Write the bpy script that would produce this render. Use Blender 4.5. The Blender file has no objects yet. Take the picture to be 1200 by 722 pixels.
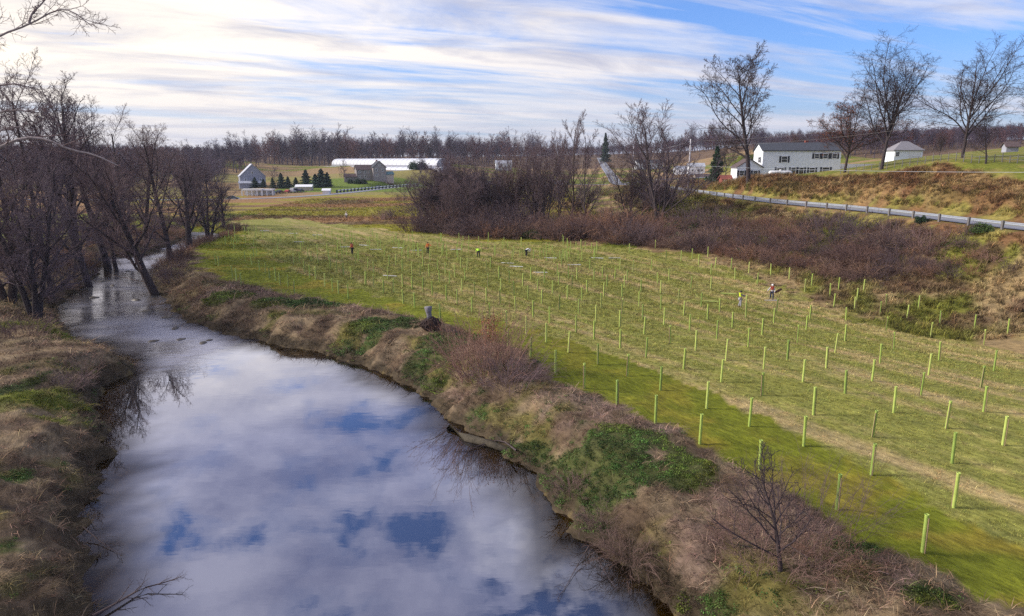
import bpy, bmesh, math, random
import numpy as np
from mathutils import Vector, Matrix
R = math.radians
C = bpy.context.scene.collection
SC = bpy.context.scene

# ------------------------------------------------------------ camera
CH = 13.5
PITCH = math.atan((361 - 190) / 800.0)
cam_d = bpy.data.cameras.new('camera'); cam_d.lens = 24; cam_d.sensor_width = 36
cam_d.clip_start = 0.5; cam_d.clip_end = 12000
cam = bpy.data.objects.new('camera', cam_d); C.objects.link(cam)
cam.location = (0, 0, CH); cam.rotation_euler = (math.pi / 2 - PITCH, 0, 0)
SC.camera = cam

# ------------------------------------------------------------ light
SUN_AZ, SUN_EL = -86.0, 28.0
sl = bpy.data.lights.new('sun', 'SUN'); sl.energy = 4.0; sl.angle = R(12); sl.color = (1.0, 0.93, 0.84)
so = bpy.data.objects.new('sun', sl); C.objects.link(so)
SD = Vector((math.sin(R(SUN_AZ)) * math.cos(R(SUN_EL)), math.cos(R(SUN_AZ)) * math.cos(R(SUN_EL)), math.sin(R(SUN_EL))))
so.rotation_euler = SD.to_track_quat('Z', 'Y').to_euler()
so.location = SD * 300

def NN(nt, kind, **kw):
    n = nt.nodes.new(kind)
    for k, v in kw.items():
        if k.startswith('i_'):
            key = k[2:]
            n.inputs[int(key) if key.isdigit() else key].default_value = v
        else: setattr(n, k, v)
    return n
def ramp(nt, src, stops):
    r = nt.nodes.new('ShaderNodeValToRGB')
    e = r.color_ramp.elements
    while len(e) < len(stops): e.new(0.5)
    for q, (p, c) in zip(e, stops):
        q.position = p; q.color = (c, c, c, 1) if not hasattr(c, '__len__') else (*c, 1)
    nt.links.new(src, r.inputs[0]); return r.outputs[0]
def mth(nt, op, a, b=None, c=None, clamp=False):
    n = nt.nodes.new('ShaderNodeMath'); n.operation = op; n.use_clamp = clamp
    for i, v in enumerate((a, b, c)):
        if v is None: continue
        if isinstance(v, (int, float)): n.inputs[i].default_value = v
        else: nt.links.new(v, n.inputs[i])
    return n.outputs[0]
def mixc(nt, f, a, b, blend='MIX'):
    n = nt.nodes.new('ShaderNodeMix'); n.data_type = 'RGBA'; n.blend_type = blend
    for s, v in ((n.inputs[0], f), (n.inputs[6], a), (n.inputs[7], b)):
        if isinstance(v, (int, float)): s.default_value = v
        elif isinstance(v, tuple): s.default_value = (*v, 1) if len(v) == 3 else v
        else: nt.links.new(v, s)
    return n.outputs[2]
def noise(nt, vec, scale, detail=5, rough=0.55, dist=0.0):
    n = nt.nodes.new('ShaderNodeTexNoise'); n.inputs['Scale'].default_value = scale
    n.inputs['Detail'].default_value = detail; n.inputs['Roughness'].default_value = rough
    n.inputs['Distortion'].default_value = dist
    if vec is not None: nt.links.new(vec, n.inputs['Vector'])
    return n.outputs['Fac']
def mapping(nt, vec, scale=(1, 1, 1), rot=(0, 0, 0), loc=(0, 0, 0)):
    n = nt.nodes.new('ShaderNodeMapping'); n.inputs['Scale'].default_value = scale
    n.inputs['Rotation'].default_value = rot; n.inputs['Location'].default_value = loc
    nt.links.new(vec, n.inputs['Vector']); return n.outputs[0]

def smap(nt, v, rot, scale, loc): return mapping(nt, mapping(nt, v, (1, 1, 1), (0, 0, R(rot))), scale, (0, 0, 0), loc)
W = bpy.data.worlds.new('World'); SC.world = W; W.use_nodes = True
nt = W.node_tree; nt.nodes.clear()
sky = NN(nt, 'ShaderNodeTexSky', sky_type='NISHITA', sun_disc=False, sun_elevation=R(SUN_EL), sun_rotation=R(SUN_AZ))
sky.air_density = 1.0; sky.dust_density = 1.2; sky.ozone_density = 2.0
tc = NN(nt, 'ShaderNodeTexCoord')
sep = NN(nt, 'ShaderNodeSeparateXYZ'); nt.links.new(tc.outputs['Generated'], sep.inputs[0])
zc = mth(nt, 'MAXIMUM', sep.outputs[2], 0.0)
zz = mth(nt, 'ADD', zc, 0.10)
px_ = mth(nt, 'DIVIDE', sep.outputs[0], zz); py_ = mth(nt, 'DIVIDE', sep.outputs[1], zz)
cmb = NN(nt, 'ShaderNodeCombineXYZ'); nt.links.new(px_, cmb.inputs[0]); nt.links.new(py_, cmb.inputs[1])
Q = cmb.outputs[0]
# sheets of thin high cloud, streaked
st = smap(nt, Q, -22, (0.26, 0.95, 1), (3.7, 1.3, 0))
n1 = mth(nt, 'ADD', mth(nt, 'MULTIPLY', noise(nt, st, 1.15, 9, 0.60, 0.9), 0.80), mth(nt, 'MULTIPLY', noise(nt, smap(nt, Q, -22 + 7, (0.38, 2.6, 1), (1.2, 5, 0)), 1.5, 8, 0.62, 0.6), 0.20))
n2 = noise(nt, mapping(nt, Q, (1.1, 1.0, 1), (0, 0, R(-15)), (15, 2, 1)), 3.8, 10, 0.56, 0.2)
n3 = noise(nt, mapping(nt, Q, (0.30, 0.30, 1), (0, 0, 0), (7.1, 0.4, 0)), 0.9, 3, 0.5)
dots = NN(nt, 'ShaderNodeVectorMath', operation='DOT_PRODUCT'); nt.links.new(tc.outputs['Generated'], dots.inputs[0]); dots.inputs[1].default_value = SD
sunny = mth(nt, 'MULTIPLY_ADD', dots.outputs['Value'], 0.5, 0.5)
side = mth(nt, 'MULTIPLY', sep.outputs[0], -0.19)
low = mth(nt, 'SUBTRACT', 1.0, mth(nt, 'MULTIPLY_ADD', zc, 6.0, -1.2, clamp=True))       # the thin streaked sheet lies low, the broken puffs above it
hi = mth(nt, 'SUBTRACT', 1.0, low)
cov_a = mth(nt, 'ADD', mth(nt, 'ADD', n1, side), mth(nt, 'MULTIPLY_ADD', n3, 0.25, -0.10))
mask_a = ramp(nt, cov_a, [(0.40, 0.0), (0.49, 0.62), (0.58, 1.0)])
cov_b = mth(nt, 'ADD', mth(nt, 'MULTIPLY_ADD', low, 0.16, n2), mth(nt, 'MULTIPLY_ADD', sep.outputs[0], -0.12, 0.03))
mask_b = ramp(nt, cov_b, [(0.445, 0.0), (0.51, 0.7), (0.60, 1.0)])
mask = mth(nt, 'ADD', mth(nt, 'MULTIPLY', mask_a, low), mth(nt, 'MULTIPLY', mask_b, hi), clamp=True)
warm = ramp(nt, sunny, [(0.40, 0.0), (0.80, 1.0)])
c_col = mixc(nt, warm, (6.7, 6.8, 7.8), (10.5, 9.7, 8.7))
shade_n = noise(nt, smap(nt, Q, -22 - 4, (0.55, 1.15, 1), (1.1, 8.3, 0)), 1.6, 9, 0.62, 0.5)
sh = ramp(nt, shade_n, [(0.34, (0.62, 0.66, 0.80)), (0.55, (1.04, 1.03, 1.02))])
c_col = mixc(nt, low, c_col, mixc(nt, 1.0, c_col, sh, 'MULTIPLY'))
thick = mth(nt, 'ADD', noise(nt, mapping(nt, Q, (.8, .8, 1), (0, 0, 0), (2.2, 3.1, 0)), 1.2, 6, .55), mth(nt, 'MULTIPLY', sep.outputs[0], -0.38))
c_col = mixc(nt, hi, c_col, mixc(nt, 1.0, c_col, ramp(nt, thick, [(.40, (1.16, 1.17, 1.22)), (.60, (.44, .48, .70))]), 'MULTIPLY'))
c_col = mixc(nt, hi, c_col, mixc(nt, 1.0, c_col, ramp(nt, noise(nt, mapping(nt, Q, (1, 1, 1), (0, 0, 0), (8, 5, 0)), 3.4, 9, .6), [(.34, (.52, .56, .70)), (.62, (1.15, 1.14, 1.12))]), 'MULTIPLY'))
c_col = mixc(nt, low, c_col, mixc(nt, 1.0, c_col, (1.0, 0.985, 0.95), 'MULTIPLY'))
sky_b = mixc(nt, 1.0, sky.outputs[0], mixc(nt, hi, (0.80, 1.12, 1.80), (0.42, 0.62, 1.0)), 'MULTIPLY')
col = mixc(nt, mask, sky_b, c_col)
hz = ramp(nt, zc, [(0.0, 0.75), (0.06, 0.35), (0.14, 0.0)])
col = mixc(nt, hz, col, (4.9, 5.2, 6.4))
bg = NN(nt, 'ShaderNodeBackground'); bg.inputs[1].default_value = 0.085
nt.links.new(col, bg.inputs[0])
wo = NN(nt, 'ShaderNodeOutputWorld'); nt.links.new(bg.outputs[0], wo.inputs[0])
SC.view_settings.view_transform = 'Standard'; SC.view_settings.look = 'None'
SC.view_settings.gamma = 1; SC.view_settings.exposure = 0.50
SC.view_settings.use_curve_mapping = False
SC.cycles.max_bounces = 6; SC.cycles.diffuse_bounces = 2; SC.cycles.glossy_bounces = 2
SC.cycles.transparent_max_bounces = 6; SC.cycles.transmission_bounces = 3; SC.cycles.volume_bounces = 0
SC.cycles.use_denoising = False; SC.cycles.use_adaptive_sampling = False; SC.cycles.sample_clamp_indirect = 1.2; SC.cycles.sample_clamp_direct = 4

# ------------------------------------------------------------ helpers
CP, SP = math.cos(PITCH), math.sin(PITCH)
def ray(px, py):                       # direction with unit depth along the ground track of view
    u = (px - 600) / 800.0; v = -(py - 361) / 800.0
    return np.array([u, CP + v * SP, -SP + v * CP])
def at(px, py, t): return np.array([0, 0, CH]) + ray(px, py) * t
def at_z(px, py, z=0.0):
    d = ray(px, py); t = (z - CH) / d[2]; return np.array([0, 0, CH]) + d * t
def w2(pts, z=0.0): return [tuple(at_z(a, b, z)[:2]) for a, b in pts]

def _h(ix, iy, s):
    n = (ix * 374761393 + iy * 668265263 + s * 1442695041) & 0xFFFFFFFF
    n = ((n ^ (n >> 13)) * 1274126177) & 0xFFFFFFFF
    n = n ^ (n >> 16)
    return (n & 0xFFFF) / 65535.0
def vnoise(x, y, s=0):
    x = np.asarray(x, float); y = np.asarray(y, float)
    ix = np.floor(x).astype(np.int64); iy = np.floor(y).astype(np.int64)
    fx = x - ix; fy = y - iy
    fx = fx * fx * (3 - 2 * fx); fy = fy * fy * (3 - 2 * fy)
    a = _h(ix, iy, s); b = _h(ix + 1, iy, s); c = _h(ix, iy + 1, s); d = _h(ix + 1, iy + 1, s)
    return a + (b - a) * fx + (c - a) * fy + (a - b - c + d) * fx * fy
def fbm(x, y, s=0, o=4):
    r = 0; a = 0.5; t = 0
    for i in range(o):
        r = r + a * vnoise(x * 2 ** i, y * 2 ** i, s + i * 7); t += a; a *= 0.5
    return r / t
def smooth(a, b, x):
    t = np.clip((x - a) / (b - a), 0, 1); return t * t * (3 - 2 * t)
def inpoly(x, y, P):
    r = np.zeros(np.shape(x), bool); n = len(P)
    for i in range(n):
        x0, y0 = P[i]; x1, y1 = P[(i + 1) % n]
        if y0 == y1: continue
        c = ((y0 > y) != (y1 > y)) & (x < (x1 - x0) * (y - y0) / (y1 - y0) + x0)
        r ^= c
    return r
def dpoly(x, y, P, closed=True):
    d = np.full(np.shape(x), 1e9); n = len(P)
    for i in range(n if closed else n - 1):
        x0, y0 = P[i]; x1, y1 = P[(i + 1) % n]
        ex, ey = x1 - x0, y1 - y0; L = ex * ex + ey * ey + 1e-9
        t = np.clip(((x - x0) * ex + (y - y0) * ey) / L, 0, 1)
        d = np.minimum(d, (x - x0 - t * ex) ** 2 + (y - y0 - t * ey) ** 2)
    return np.sqrt(d)
def dline(x, y, P):                    # distance and interpolated z along a polyline of (x,y,z)
    d = np.full(np.shape(x), 1e18); z = np.zeros(np.shape(x))
    for i in range(len(P) - 1):
        x0, y0, z0 = P[i]; x1, y1, z1 = P[i + 1]
        ex, ey = x1 - x0, y1 - y0; L = ex * ex + ey * ey + 1e-9
        t = np.clip(((x - x0) * ex + (y - y0) * ey) / L, 0, 1)
        q = (x - x0 - t * ex) ** 2 + (y - y0 - t * ey) ** 2
        m = q < d; d = np.where(m, q, d); z = np.where(m, z0 + (z1 - z0) * t, z)
    return np.sqrt(d), z
def chaikin(P, n=2, closed=False):
    P = [np.array(p, float) for p in P]
    for _ in range(n):
        Q_ = [] if closed else [P[0]]
        m = len(P)
        for i in range(m if closed else m - 1):
            a, b = P[i], P[(i + 1) % m]
            Q_ += [a * .75 + b * .25, a * .25 + b * .75]
        if not closed: Q_.append(P[-1])
        P = Q_
    return P

# ------------------------------------------------------------ the lie of the land
WZ = -1.5
shoreR = [(800,722),(772,702),(740,682),(702,650),(668,614),(642,582),(612,550),(577,522),(545,505),(522,490),(505,470),(480,455),(450,440),(415,425),(370,412),(330,405),(290,397),(250,386),(217,376),(204,364),(192,350),(182,338),(176,324),(190,310),(207,298),(222,292),(252,284),(262,272)]
shoreL = [(105,722),(103,690),(105,667),(97,636),(102,596),(116,570),(127,551),(129,529),(120,510),(114,489),(111,458),(124,450),(156,436),(150,424),(112,412),(89,401),(81,391),(66,374),(64,362),(81,347),(100,335),(116,323),(116,309),(128,302),(165,301),(196,290),(209,283),(232,272)]
SR = w2(shoreR, WZ); SL = w2(shoreL, WZ)
RIV = [(14, -80), (12, 0), (9.0, 12)] + SR + [(-78, 150), (-130, 158)] + [(-130, 151), (-82, 141)] + SL[::-1] + [(-13.5, 12), (-13, 0), (-12, -80)]
RIV = [tuple(p) for p in chaikin(RIV, 1, True)]
def road_pt(px, py, t):
    p = at(px, py, t); return (p[0], p[1], p[2])
_p = road_pt
ROAD_MAIN = [(66, 30, 6.0), (62, 60, 6.2), _p(1189, 265, 80), _p(1100, 254, 92), _p(1012, 245, 107), _p(960, 241, 116), _p(900, 235, 130), _p(850, 228.5, 153), _p(800, 222, 190), _p(775, 218, 235), _p(750, 217, 300), _p(722, 216.5, 380), _p(718, 207, 440), _p(712, 200, 510), _p(707, 192, 600), _p(703, 184, 700), _p(702, 186, 800)]
ROAD_FARM = [(-260, 255, .3), _p(100, 234, 262), _p(250, 234, 262), _p(330, 231.5, 268), _p(400, 227, 290), _p(480, 217, 365), _p(570, 215.5, 385), _p(650, 216, 385), _p(722, 216.5, 380), _p(770, 210, 400), _p(850, 207, 430), _p(950, 200, 480)]
ROAD_MAIN = [tuple(p) for p in chaikin(ROAD_MAIN, 2)]; ROAD_FARM = [tuple(p) for p in chaikin(ROAD_FARM, 2)]
CTRL = [(-60,-40,.5),(0,-60,0),(60,-40,2),(-45,0,.4),(0,0,0),(32,0,.3),(-42,40,.5),(-20,60,.1),(0,60,0),(22,45,0),(32,25,.3),(-30,90,.1),(0,90,0),(-80,60,.5),(-100,120,.3),(-70,150,0),(0,125,0),(-40,200,0),(-100,250,.2),(-20,250,.2),(-10,175,.4),
 (36,90,.3),(42,80,.5),(49,69,.35),(55,55,.5),(52,40,.6),(60,10,3),(22,108,.3),(14,118,.3),(-17,145,.3),(30,120,2.2),(40,118,4.2),(44,98,3.2),(50,86,3.9),(54,74,4.4),(25,140,2.4),(38,145,5),(36,190,4.6),(15,170,1.4),(40,260,4),(10,280,1),(-10,340,1)]
CTRL += [road_pt(*a) for a in [(1200,187,108),(1130,189,108),(1060,195,121),(1000,203,131),(940,210,142),(877,212,158),(850,216,170),(822,218,205),(1200,180,135),(1100,184,150),(1040,190,168),(960,204,166),(900,210,172),(985,202,176),(870,209,215),(930,203,230),(1050,186,230),(1200,172,250),
   (393,194,520),(512,197,400),(450,196,460),(450,201,400),(435,211,350),(400,213,350),(470,209,370),(330,210,390),(330,201,460),(280,221,330),(300,221,325),(380,221,315),(520,205,420),(560,205,460),(620,205,460),(330,196,560),(500,192,540),(650,198,560),
   (760,195,560),(850,195,470),(750,188,620),(680,186,700),(640,190,640)]]
CTRL += [(160,60,18),(150,200,16),(200,300,17),(300,450,24),(150,450,14),(220,600,30),(60,620,13),(0,700,16),(-100,600,15),(-200,520,14),(-250,400,10),(-300,300,4),(-200,200,.5),(-300,100,4),(-200,-50,2),(300,0,22),(0,-300,4),(-500,600,22),(500,800,34),(0,1100,22),(-600,1200,24),(600,1300,30),(-900,200,14),(900,300,30),(0,2400,24),(-1600,2400,24),(1600,2400,28),(1600,-600,22),(-1600,-600,14)]
CT = np.array([(a[0], a[1], a[2]) for a in CTRL], float)
for rd in (ROAD_MAIN[2:-1:5], ROAD_FARM[2:-1:5]): CT = np.vstack([CT, np.array(rd)])
_k = np.sqrt(((CT[:, None, :2] - CT[None, :, :2]) ** 2).sum(2) + 36.0)
_A = np.zeros((len(CT) + 1, len(CT) + 1)); _A[:-1, :-1] = -_k + np.eye(len(CT)) * -0.6; _A[-1, :-1] = 1; _A[:-1, -1] = 1
_w = np.linalg.solve(_A, np.append(CT[:, 2], 0))
def base_h(x, y):
    x = np.asarray(x, float); y = np.asarray(y, float)
    r = np.full(x.shape, _w[-1])
    for i in range(len(CT)): r = r - _w[i] * np.sqrt((x - CT[i, 0]) ** 2 + (y - CT[i, 1]) ** 2 + 36.0)
    return r
def river_d(x, y):
    m = (x > -110) & (x < 60) & (y < 260)
    d = np.full(np.shape(x), 60.0)
    if np.any(m):
        xm, ym = x[m], y[m]
        wx = xm + (vnoise(xm * .9, ym * .9, 5) - .5) * 1.1 + (vnoise(xm * 2.6, ym * 2.6, 6) - .5) * .5
        wy = ym + (vnoise(xm * .9, ym * .9, 15) - .5) * 1.1 + (vnoise(xm * 2.6, ym * 2.6, 16) - .5) * .5
        dd = dpoly(wx, wy, RIV)
        d[m] = np.where(inpoly(wx, wy, RIV), -dd, dd)
    return d
def height(x, y):
    x = np.atleast_1d(np.asarray(x, float)); y = np.atleast_1d(np.asarray(y, float))
    h = base_h(x, y)
    far = smooth(200, 500, np.hypot(x, y))
    h = h + (fbm(x / 60, y / 60, 3, 3) - .5) * 3.0 * far
    rm, zm = dline(x, y, ROAD_MAIN); rf, zf = dline(x, y, ROAD_FARM)
    k = 1 - smooth(4.2, 8.0, rm); h = h * (1 - k) + (zm - .12) * k
    k = 1 - smooth(4.0, 9.0, rf); k = k * (rm > 4.5); h = h * (1 - k) + (zf - .12) * k
    d = river_d(x, y)
    near = 1 - smooth(70, 160, np.hypot(x, y))
    rough = (1 - smooth(7, 13, d)) * near
    lump = (fbm(x * .55, y * .55, 21, 4) - .45)
    wdt = 2.2 + 3.2 * vnoise(x * .21, y * .21, 9)
    prof = np.clip(d / wdt, 0, 1) ** .75
    hb = WZ - .12 + (h - WZ + .12) * prof + lump * .55 * rough * np.clip(d / 1.5, 0, 1) + .25 * np.exp(-((d - 5) / 3.0) ** 2) * near
    hin = WZ - np.clip(-d * .28, 0, 1.3) - .10
    h = np.where(d > 0, hb, hin)
    h = h + (fbm(x * .8, y * .8, 31, 3) - .5) * .10 * (d > 8) * near * (rm > 6)
    # rough hand-sized relief of the slopes each side of the road
    sl = smooth(5, 7, rm) * (1 - smooth(13, 20, rm)) * (x > 30) * (y < 230)
    h = h + (fbm(x * .35, y * .35, 41, 4) - .5) * 1.5 * sl
    return h
def H1(x, y): return float(height(x, y)[0])
def ground(px, py, t0=14.0, t1=1500.0):     # first meeting of a sight line with the land
    d = ray(px, py)
    ts = t0 * (t1 / t0) ** np.linspace(0, 1, 260)
    P = np.array([0, 0, CH]) + ts[:, None] * d
    g = P[:, 2] - height(P[:, 0], P[:, 1])
    i = np.argmax(g < 0) if np.any(g < 0) else len(ts) - 1
    a, b = ts[max(i - 1, 0)], ts[i]
    for _ in range(12):
        m = (a + b) / 2; p = np.array([0, 0, CH]) + d * m
        if p[2] - H1(p[0], p[1]) < 0: b = m
        else: a = m
    p = np.array([0, 0, CH]) + d * b
    return Vector(p)
def spot(px, t):                            # a place seen at column px, at depth t, on the land
    u = (px - 600) / 800.0
    x = u * t; z = 3.0
    for _ in range(4): y = (t - (CH - z) * SP) / CP; z = H1(x, y)
    return Vector((x, y, z))

# ------------------------------------------------------------ ground cover
edgeL = [(232,262),(224,290),(236,322),(300,338),(345,346),(400,356),(480,371),(545,392),(600,414),(650,447),(700,471),(770,506),(850,548),(950,603),(1040,662),(1120,702),(1180,722),(1300,770)]
edgeU = [(262,258),(298,283),(318,303),(345,321),(430,345),(500,360),(600,380),(700,412),(800,450),(900,500),(1000,546),(1100,600),(1200,650),(1330,700)]
farE = [(262,258),(330,255),(400,264),(480,273),(560,282),(640,284),(700,289),(760,293),(850,309),(930,330),(1000,350),(1080,362),(1200,384),(1330,420)]
P_STRIP = w2(edgeL) + w2(edgeU)[::-1]
P_FIELD = w2(edgeU) + w2(farE)[::-1]
def blob(x, y, cx, cy, rx, ry, z=0):
    p = at_z(cx, cy, z); t = p[1]
    a = rx / 800 * t; b = ry / (800 * (CH - z)) * t * t * 1.05
    return np.exp(-(((x - p[0]) / a) ** 2 + ((y - p[1]) / b) ** 2) ** 1.5)
LEAFY = [(690,540,120,38),(600,520,60,25),(780,560,60,28),(500,425,34,18),(520,405,30,10),(455,385,45,8),(350,358,55,6),(560,470,14,16),(640,430,20,9),(845,690,22,28),(800,668,16,10),(650,600,30,20),(420,395,30,6),(270,350,30,5),(130,440,26,10),(835,520,40,10),(1000,655,30,14),(1090,712,40,14),(15,560,16,12),(8,640,14,10),(95,690,10,24),(6,470,10,30),(700,580,50,20),(560,395,22,8)]
MAUVE = [(700,488,80,22),(640,460,50,16),(760,512,60,14),(575,430,50,26),(930,640,80,50),(860,600,55,22),(1000,690,80,34),(740,640,50,36),(450,365,60,7),(300,345,80,7),(540,450,30,12),(800,640,50,40),(610,500,20,18)]
def cover(x, y):
    """ground colour (albedo) + weights of the things that grow on it"""
    x = np.asarray(x, float); y = np.asarray(y, float)
    sc = np.clip(np.hypot(x, y) / 60, .6, 4)
    wx = x + (fbm(x * .5, y * .5, 51, 3) - .5) * 3.0 * sc; wy = y + (fbm(x * .5, y * .5, 61, 3) - .5) * 3.4 * sc
    d = river_d(x, y)
    strip = inpoly(wx, wy, P_STRIP); field = inpoly(wx, wy, P_FIELD) & ~strip
    n1_ = fbm(x * .06, y * .06, 71, 4); n2_ = fbm(x * .45, y * .45, 81, 4)
    # swath direction of the mowing (parallel to the river edge of the field)
    a = math.atan2(-34.5, 23.5); s = x * math.cos(a) + y * math.sin(a); q = -x * math.sin(a) + y * math.cos(a)
    sw = fbm(s * .05, q * .62, 91, 4); sw2 = fbm(s * .22, q * 1.7, 95, 3)
    def c3(c): return np.array(c)[None, :]
    def lerp(A, B, t): return A + (B - A) * np.clip(t, 0, 1)[:, None]
    N = len(x)
    # open meadow beyond the planting and the left fields
    tan = c3((.30, .20, .105)); gold = c3((.33, .23, .07)); grn = c3((.135, .155, .022)); dgr = c3((.075, .085, .02)); brn = c3((.13, .085, .055))
    base = lerp(np.repeat(tan, N, 0), np.repeat(grn, N, 0), smooth(.42, .60, n1_ + .25 * (sw - .5)))
    leftf = (x < -68) & (y > 70) & (y < 185)
    base = np.where(leftf[:, None], lerp(np.repeat(grn * 1.2, N, 0), np.repeat(gold, N, 0), smooth(.5, .7, n1_)), base)
    mead = (y > 118) & (y < 300) & ((x > -66) | (y > 185)) & (x < 20)
    mm = lerp(np.repeat(c3((.27, .155, .075)), N, 0), np.repeat(c3((.25, .22, .035)), N, 0), smooth(.40, .56, fbm(x * .03, y * .05, 101, 3)))
    mm = lerp(mm, np.repeat(c3((.24, .23, .02)), N, 0), smooth(165, 140, y) * smooth(-50, -30, x))
    mm = lerp(mm, np.repeat(c3((.13, .08, .05)), N, 0), smooth(.60, .68, fbm(x * .035, y * .11, 103, 3)) * .8)
    base = np.where(mead[:, None], mm, base)
    fcol = lerp(np.repeat(c3((.225, .226, .056)), N, 0), np.repeat(c3((.38, .29, .14)), N, 0), smooth(.46, .72, .62 * sw + .38 * sw2) * .95)
    fcol = lerp(fcol, np.repeat(c3((.21, .21, .045)), N, 0), smooth(.48, .7, n2_) * .45)
    fcol = fcol * (0.86 + 0.28 * sw2)[:, None]
    scol = lerp(np.repeat(c3((.150, .168, .017)), N, 0), np.repeat(c3((.24, .19, .03)), N, 0), smooth(.48, .7, n2_) * .8)
    scol = lerp(scol, np.repeat(c3((.125, .138, .014)), N, 0), smooth(.5, .75, n1_) * .6)
    scol = scol * (0.80 + 0.4 * sw2)[:, None]
    # rough bank
    rough = (d < 16) & ~strip & ~field & (y < 200) & ((x > -68) | (y < 90)) & (d > -50)
    rough |= (x < -8) & (d > 0) & (y < 110) & ~strip & ~field & (x > -70)
    rc = lerp(np.repeat(c3((.095, .066, .044)), N, 0), np.repeat(c3((.215, .16, .10)), N, 0), smooth(.35, .7, fbm(x * .8, y * .8, 111, 4)))
    lg = np.zeros(N); mv = np.zeros(N)
    for b in LEAFY: lg = np.maximum(lg, blob(x, y, *b))
    for b in MAUVE: mv = np.maximum(mv, blob(x, y, *b))
    lg = lg * smooth(.20, .42, fbm(x * .75 + 9, y * .75, 117, 4)) * 1.3
    moss = smooth(.50, .62, fbm(x * .30 + 3, y * .30, 121, 4)) * np.where(x > -30 + 0 * y, 1, .4) * smooth(2, 0, abs(d - 2.5) / 2.5)
    rc = lerp(rc, np.repeat(c3((.115, .11, .022)), N, 0), moss * .7)
    rc = lerp(rc, np.repeat(c3((.05, .065, .018)), N, 0), smooth(.3, .6, lg) * .85)
    rc = lerp(rc, np.repeat(c3((.185, .13, .105)), N, 0), smooth(.3, .6, mv * (lg < .5)) * .7 * smooth(.3, .6, fbm(x * 1.1, y * 1.1, 119, 3)))
    lft = (x < -12) & (y < 75) & rough & (d < 40) & (x < -.55 * y + 4)
    lpatch = smooth(.60, .68, fbm(x * .22, y * .22, 131, 3))
    rc = lerp(rc, np.repeat(c3((.115, .13, .02)), N, 0), lpatch * lft)
    rc = np.where((d < .9)[:, None], rc * .55, rc)
    # slopes by the road
    rm, _ = dline(x, y, ROAD_MAIN)
    above = (x > 45) & (y < 260)
    cutb = above & (rm < 21) & (rm > 3)
    left_of_road = np.zeros(N, bool)
    bk = lerp(np.repeat(c3((.17, .092, .045)), N, 0), np.repeat(c3((.25, .165, .075)), N, 0), smooth(.4, .62, fbm(x * .25, y * .25, 141, 4)))
    bk = lerp(bk, np.repeat(c3((.13, .12, .035)), N, 0), .55 * smooth(.57, .70, fbm(x * .16, y * .16, 151, 4)) * .8)
    slope = (x > 20) & (y < 260) & ~field & ~strip
    base = np.where(slope[:, None], bk, base)
    rx = np.interp(y, [p_[1] for p_ in ROAD_MAIN[:-1]], [p_[0] for p_ in ROAD_MAIN[:-1]])
    low_ = slope & (x < rx - 4)
    lo_c = lerp(np.repeat(c3((.27, .195, .10)), N, 0), np.repeat(c3((.16, .16, .032)), N, 0), smooth(.33, .54, fbm(x * .16, y * .16, 145, 4)))
    lo_c = lerp(lo_c, np.repeat(c3((.13, .08, .05)), N, 0), smooth(.55, .66, fbm(x * .2, y * .2, 147, 3)) * .8)
    base = np.where(low_[:, None], lo_c, base)
    top = slope & (rm > 13.5) & (x > np.interp(y, [0, 80, 110, 150, 180, 260], [80, 74, 66, 58, 52, 56]))
    lawn = lerp(np.repeat(c3((.15, .165, .028)), N, 0), np.repeat(c3((.24, .20, .06)), N, 0), smooth(.45, .65, n2_))
    base = np.where(top[:, None], lawn, base)
    verge = (rm < 6.5) & (y < 260)
    base = np.where(verge[:, None], lerp(bk, lawn, smooth(.4, .6, n2_)), base)
    # farm hill
    farm = (y > 285) & (y < 470) & (x < 10) & (x > -200)
    fc = lerp(np.repeat(c3((.28, .19, .10)), N, 0), np.repeat(c3((.24, .21, .07)), N, 0), smooth(.45, .6, fbm(x * .02, y * .02, 161, 3)))
    fc = np.where(((x > -108) & (x < -45) & (y > 300) & (y < 380))[:, None], np.array((.13, .18, .03)), fc)
    base = np.where(farm[:, None], fc, base)
    wood = (y > 560) | (x > 200) | (x < -230)
    base = np.where(wood[:, None], np.repeat(brn, N, 0) * (0.8 + .5 * n2_)[:, None], base)
    col = base
    col = np.where(rough[:, None], rc, col)
    col = np.where(field[:, None], fcol, col)
    col = np.where(strip[:, None], scol, col)
    soil = (d < .9) & (d > -.3) & (y < 130)
    col = np.where(soil[:, None], np.array((.060, .046, .030))[None] * (.6 + .9 * n2_)[:, None], col)
    mud = d <= -.3
    col = np.where(mud[:, None], np.array((.15, .115, .048)), col)
    return dict(col=np.clip(col, 0, 1), d=d, strip=strip, field=field, rough=rough & (d > 0), leafy=smooth(.3, .6, lg) * rough, mauve=smooth(.3, .6, mv) * rough, slope=slope & (rm > 5.5), moss=moss, rm=rm, top=top, sw=sw)

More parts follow.
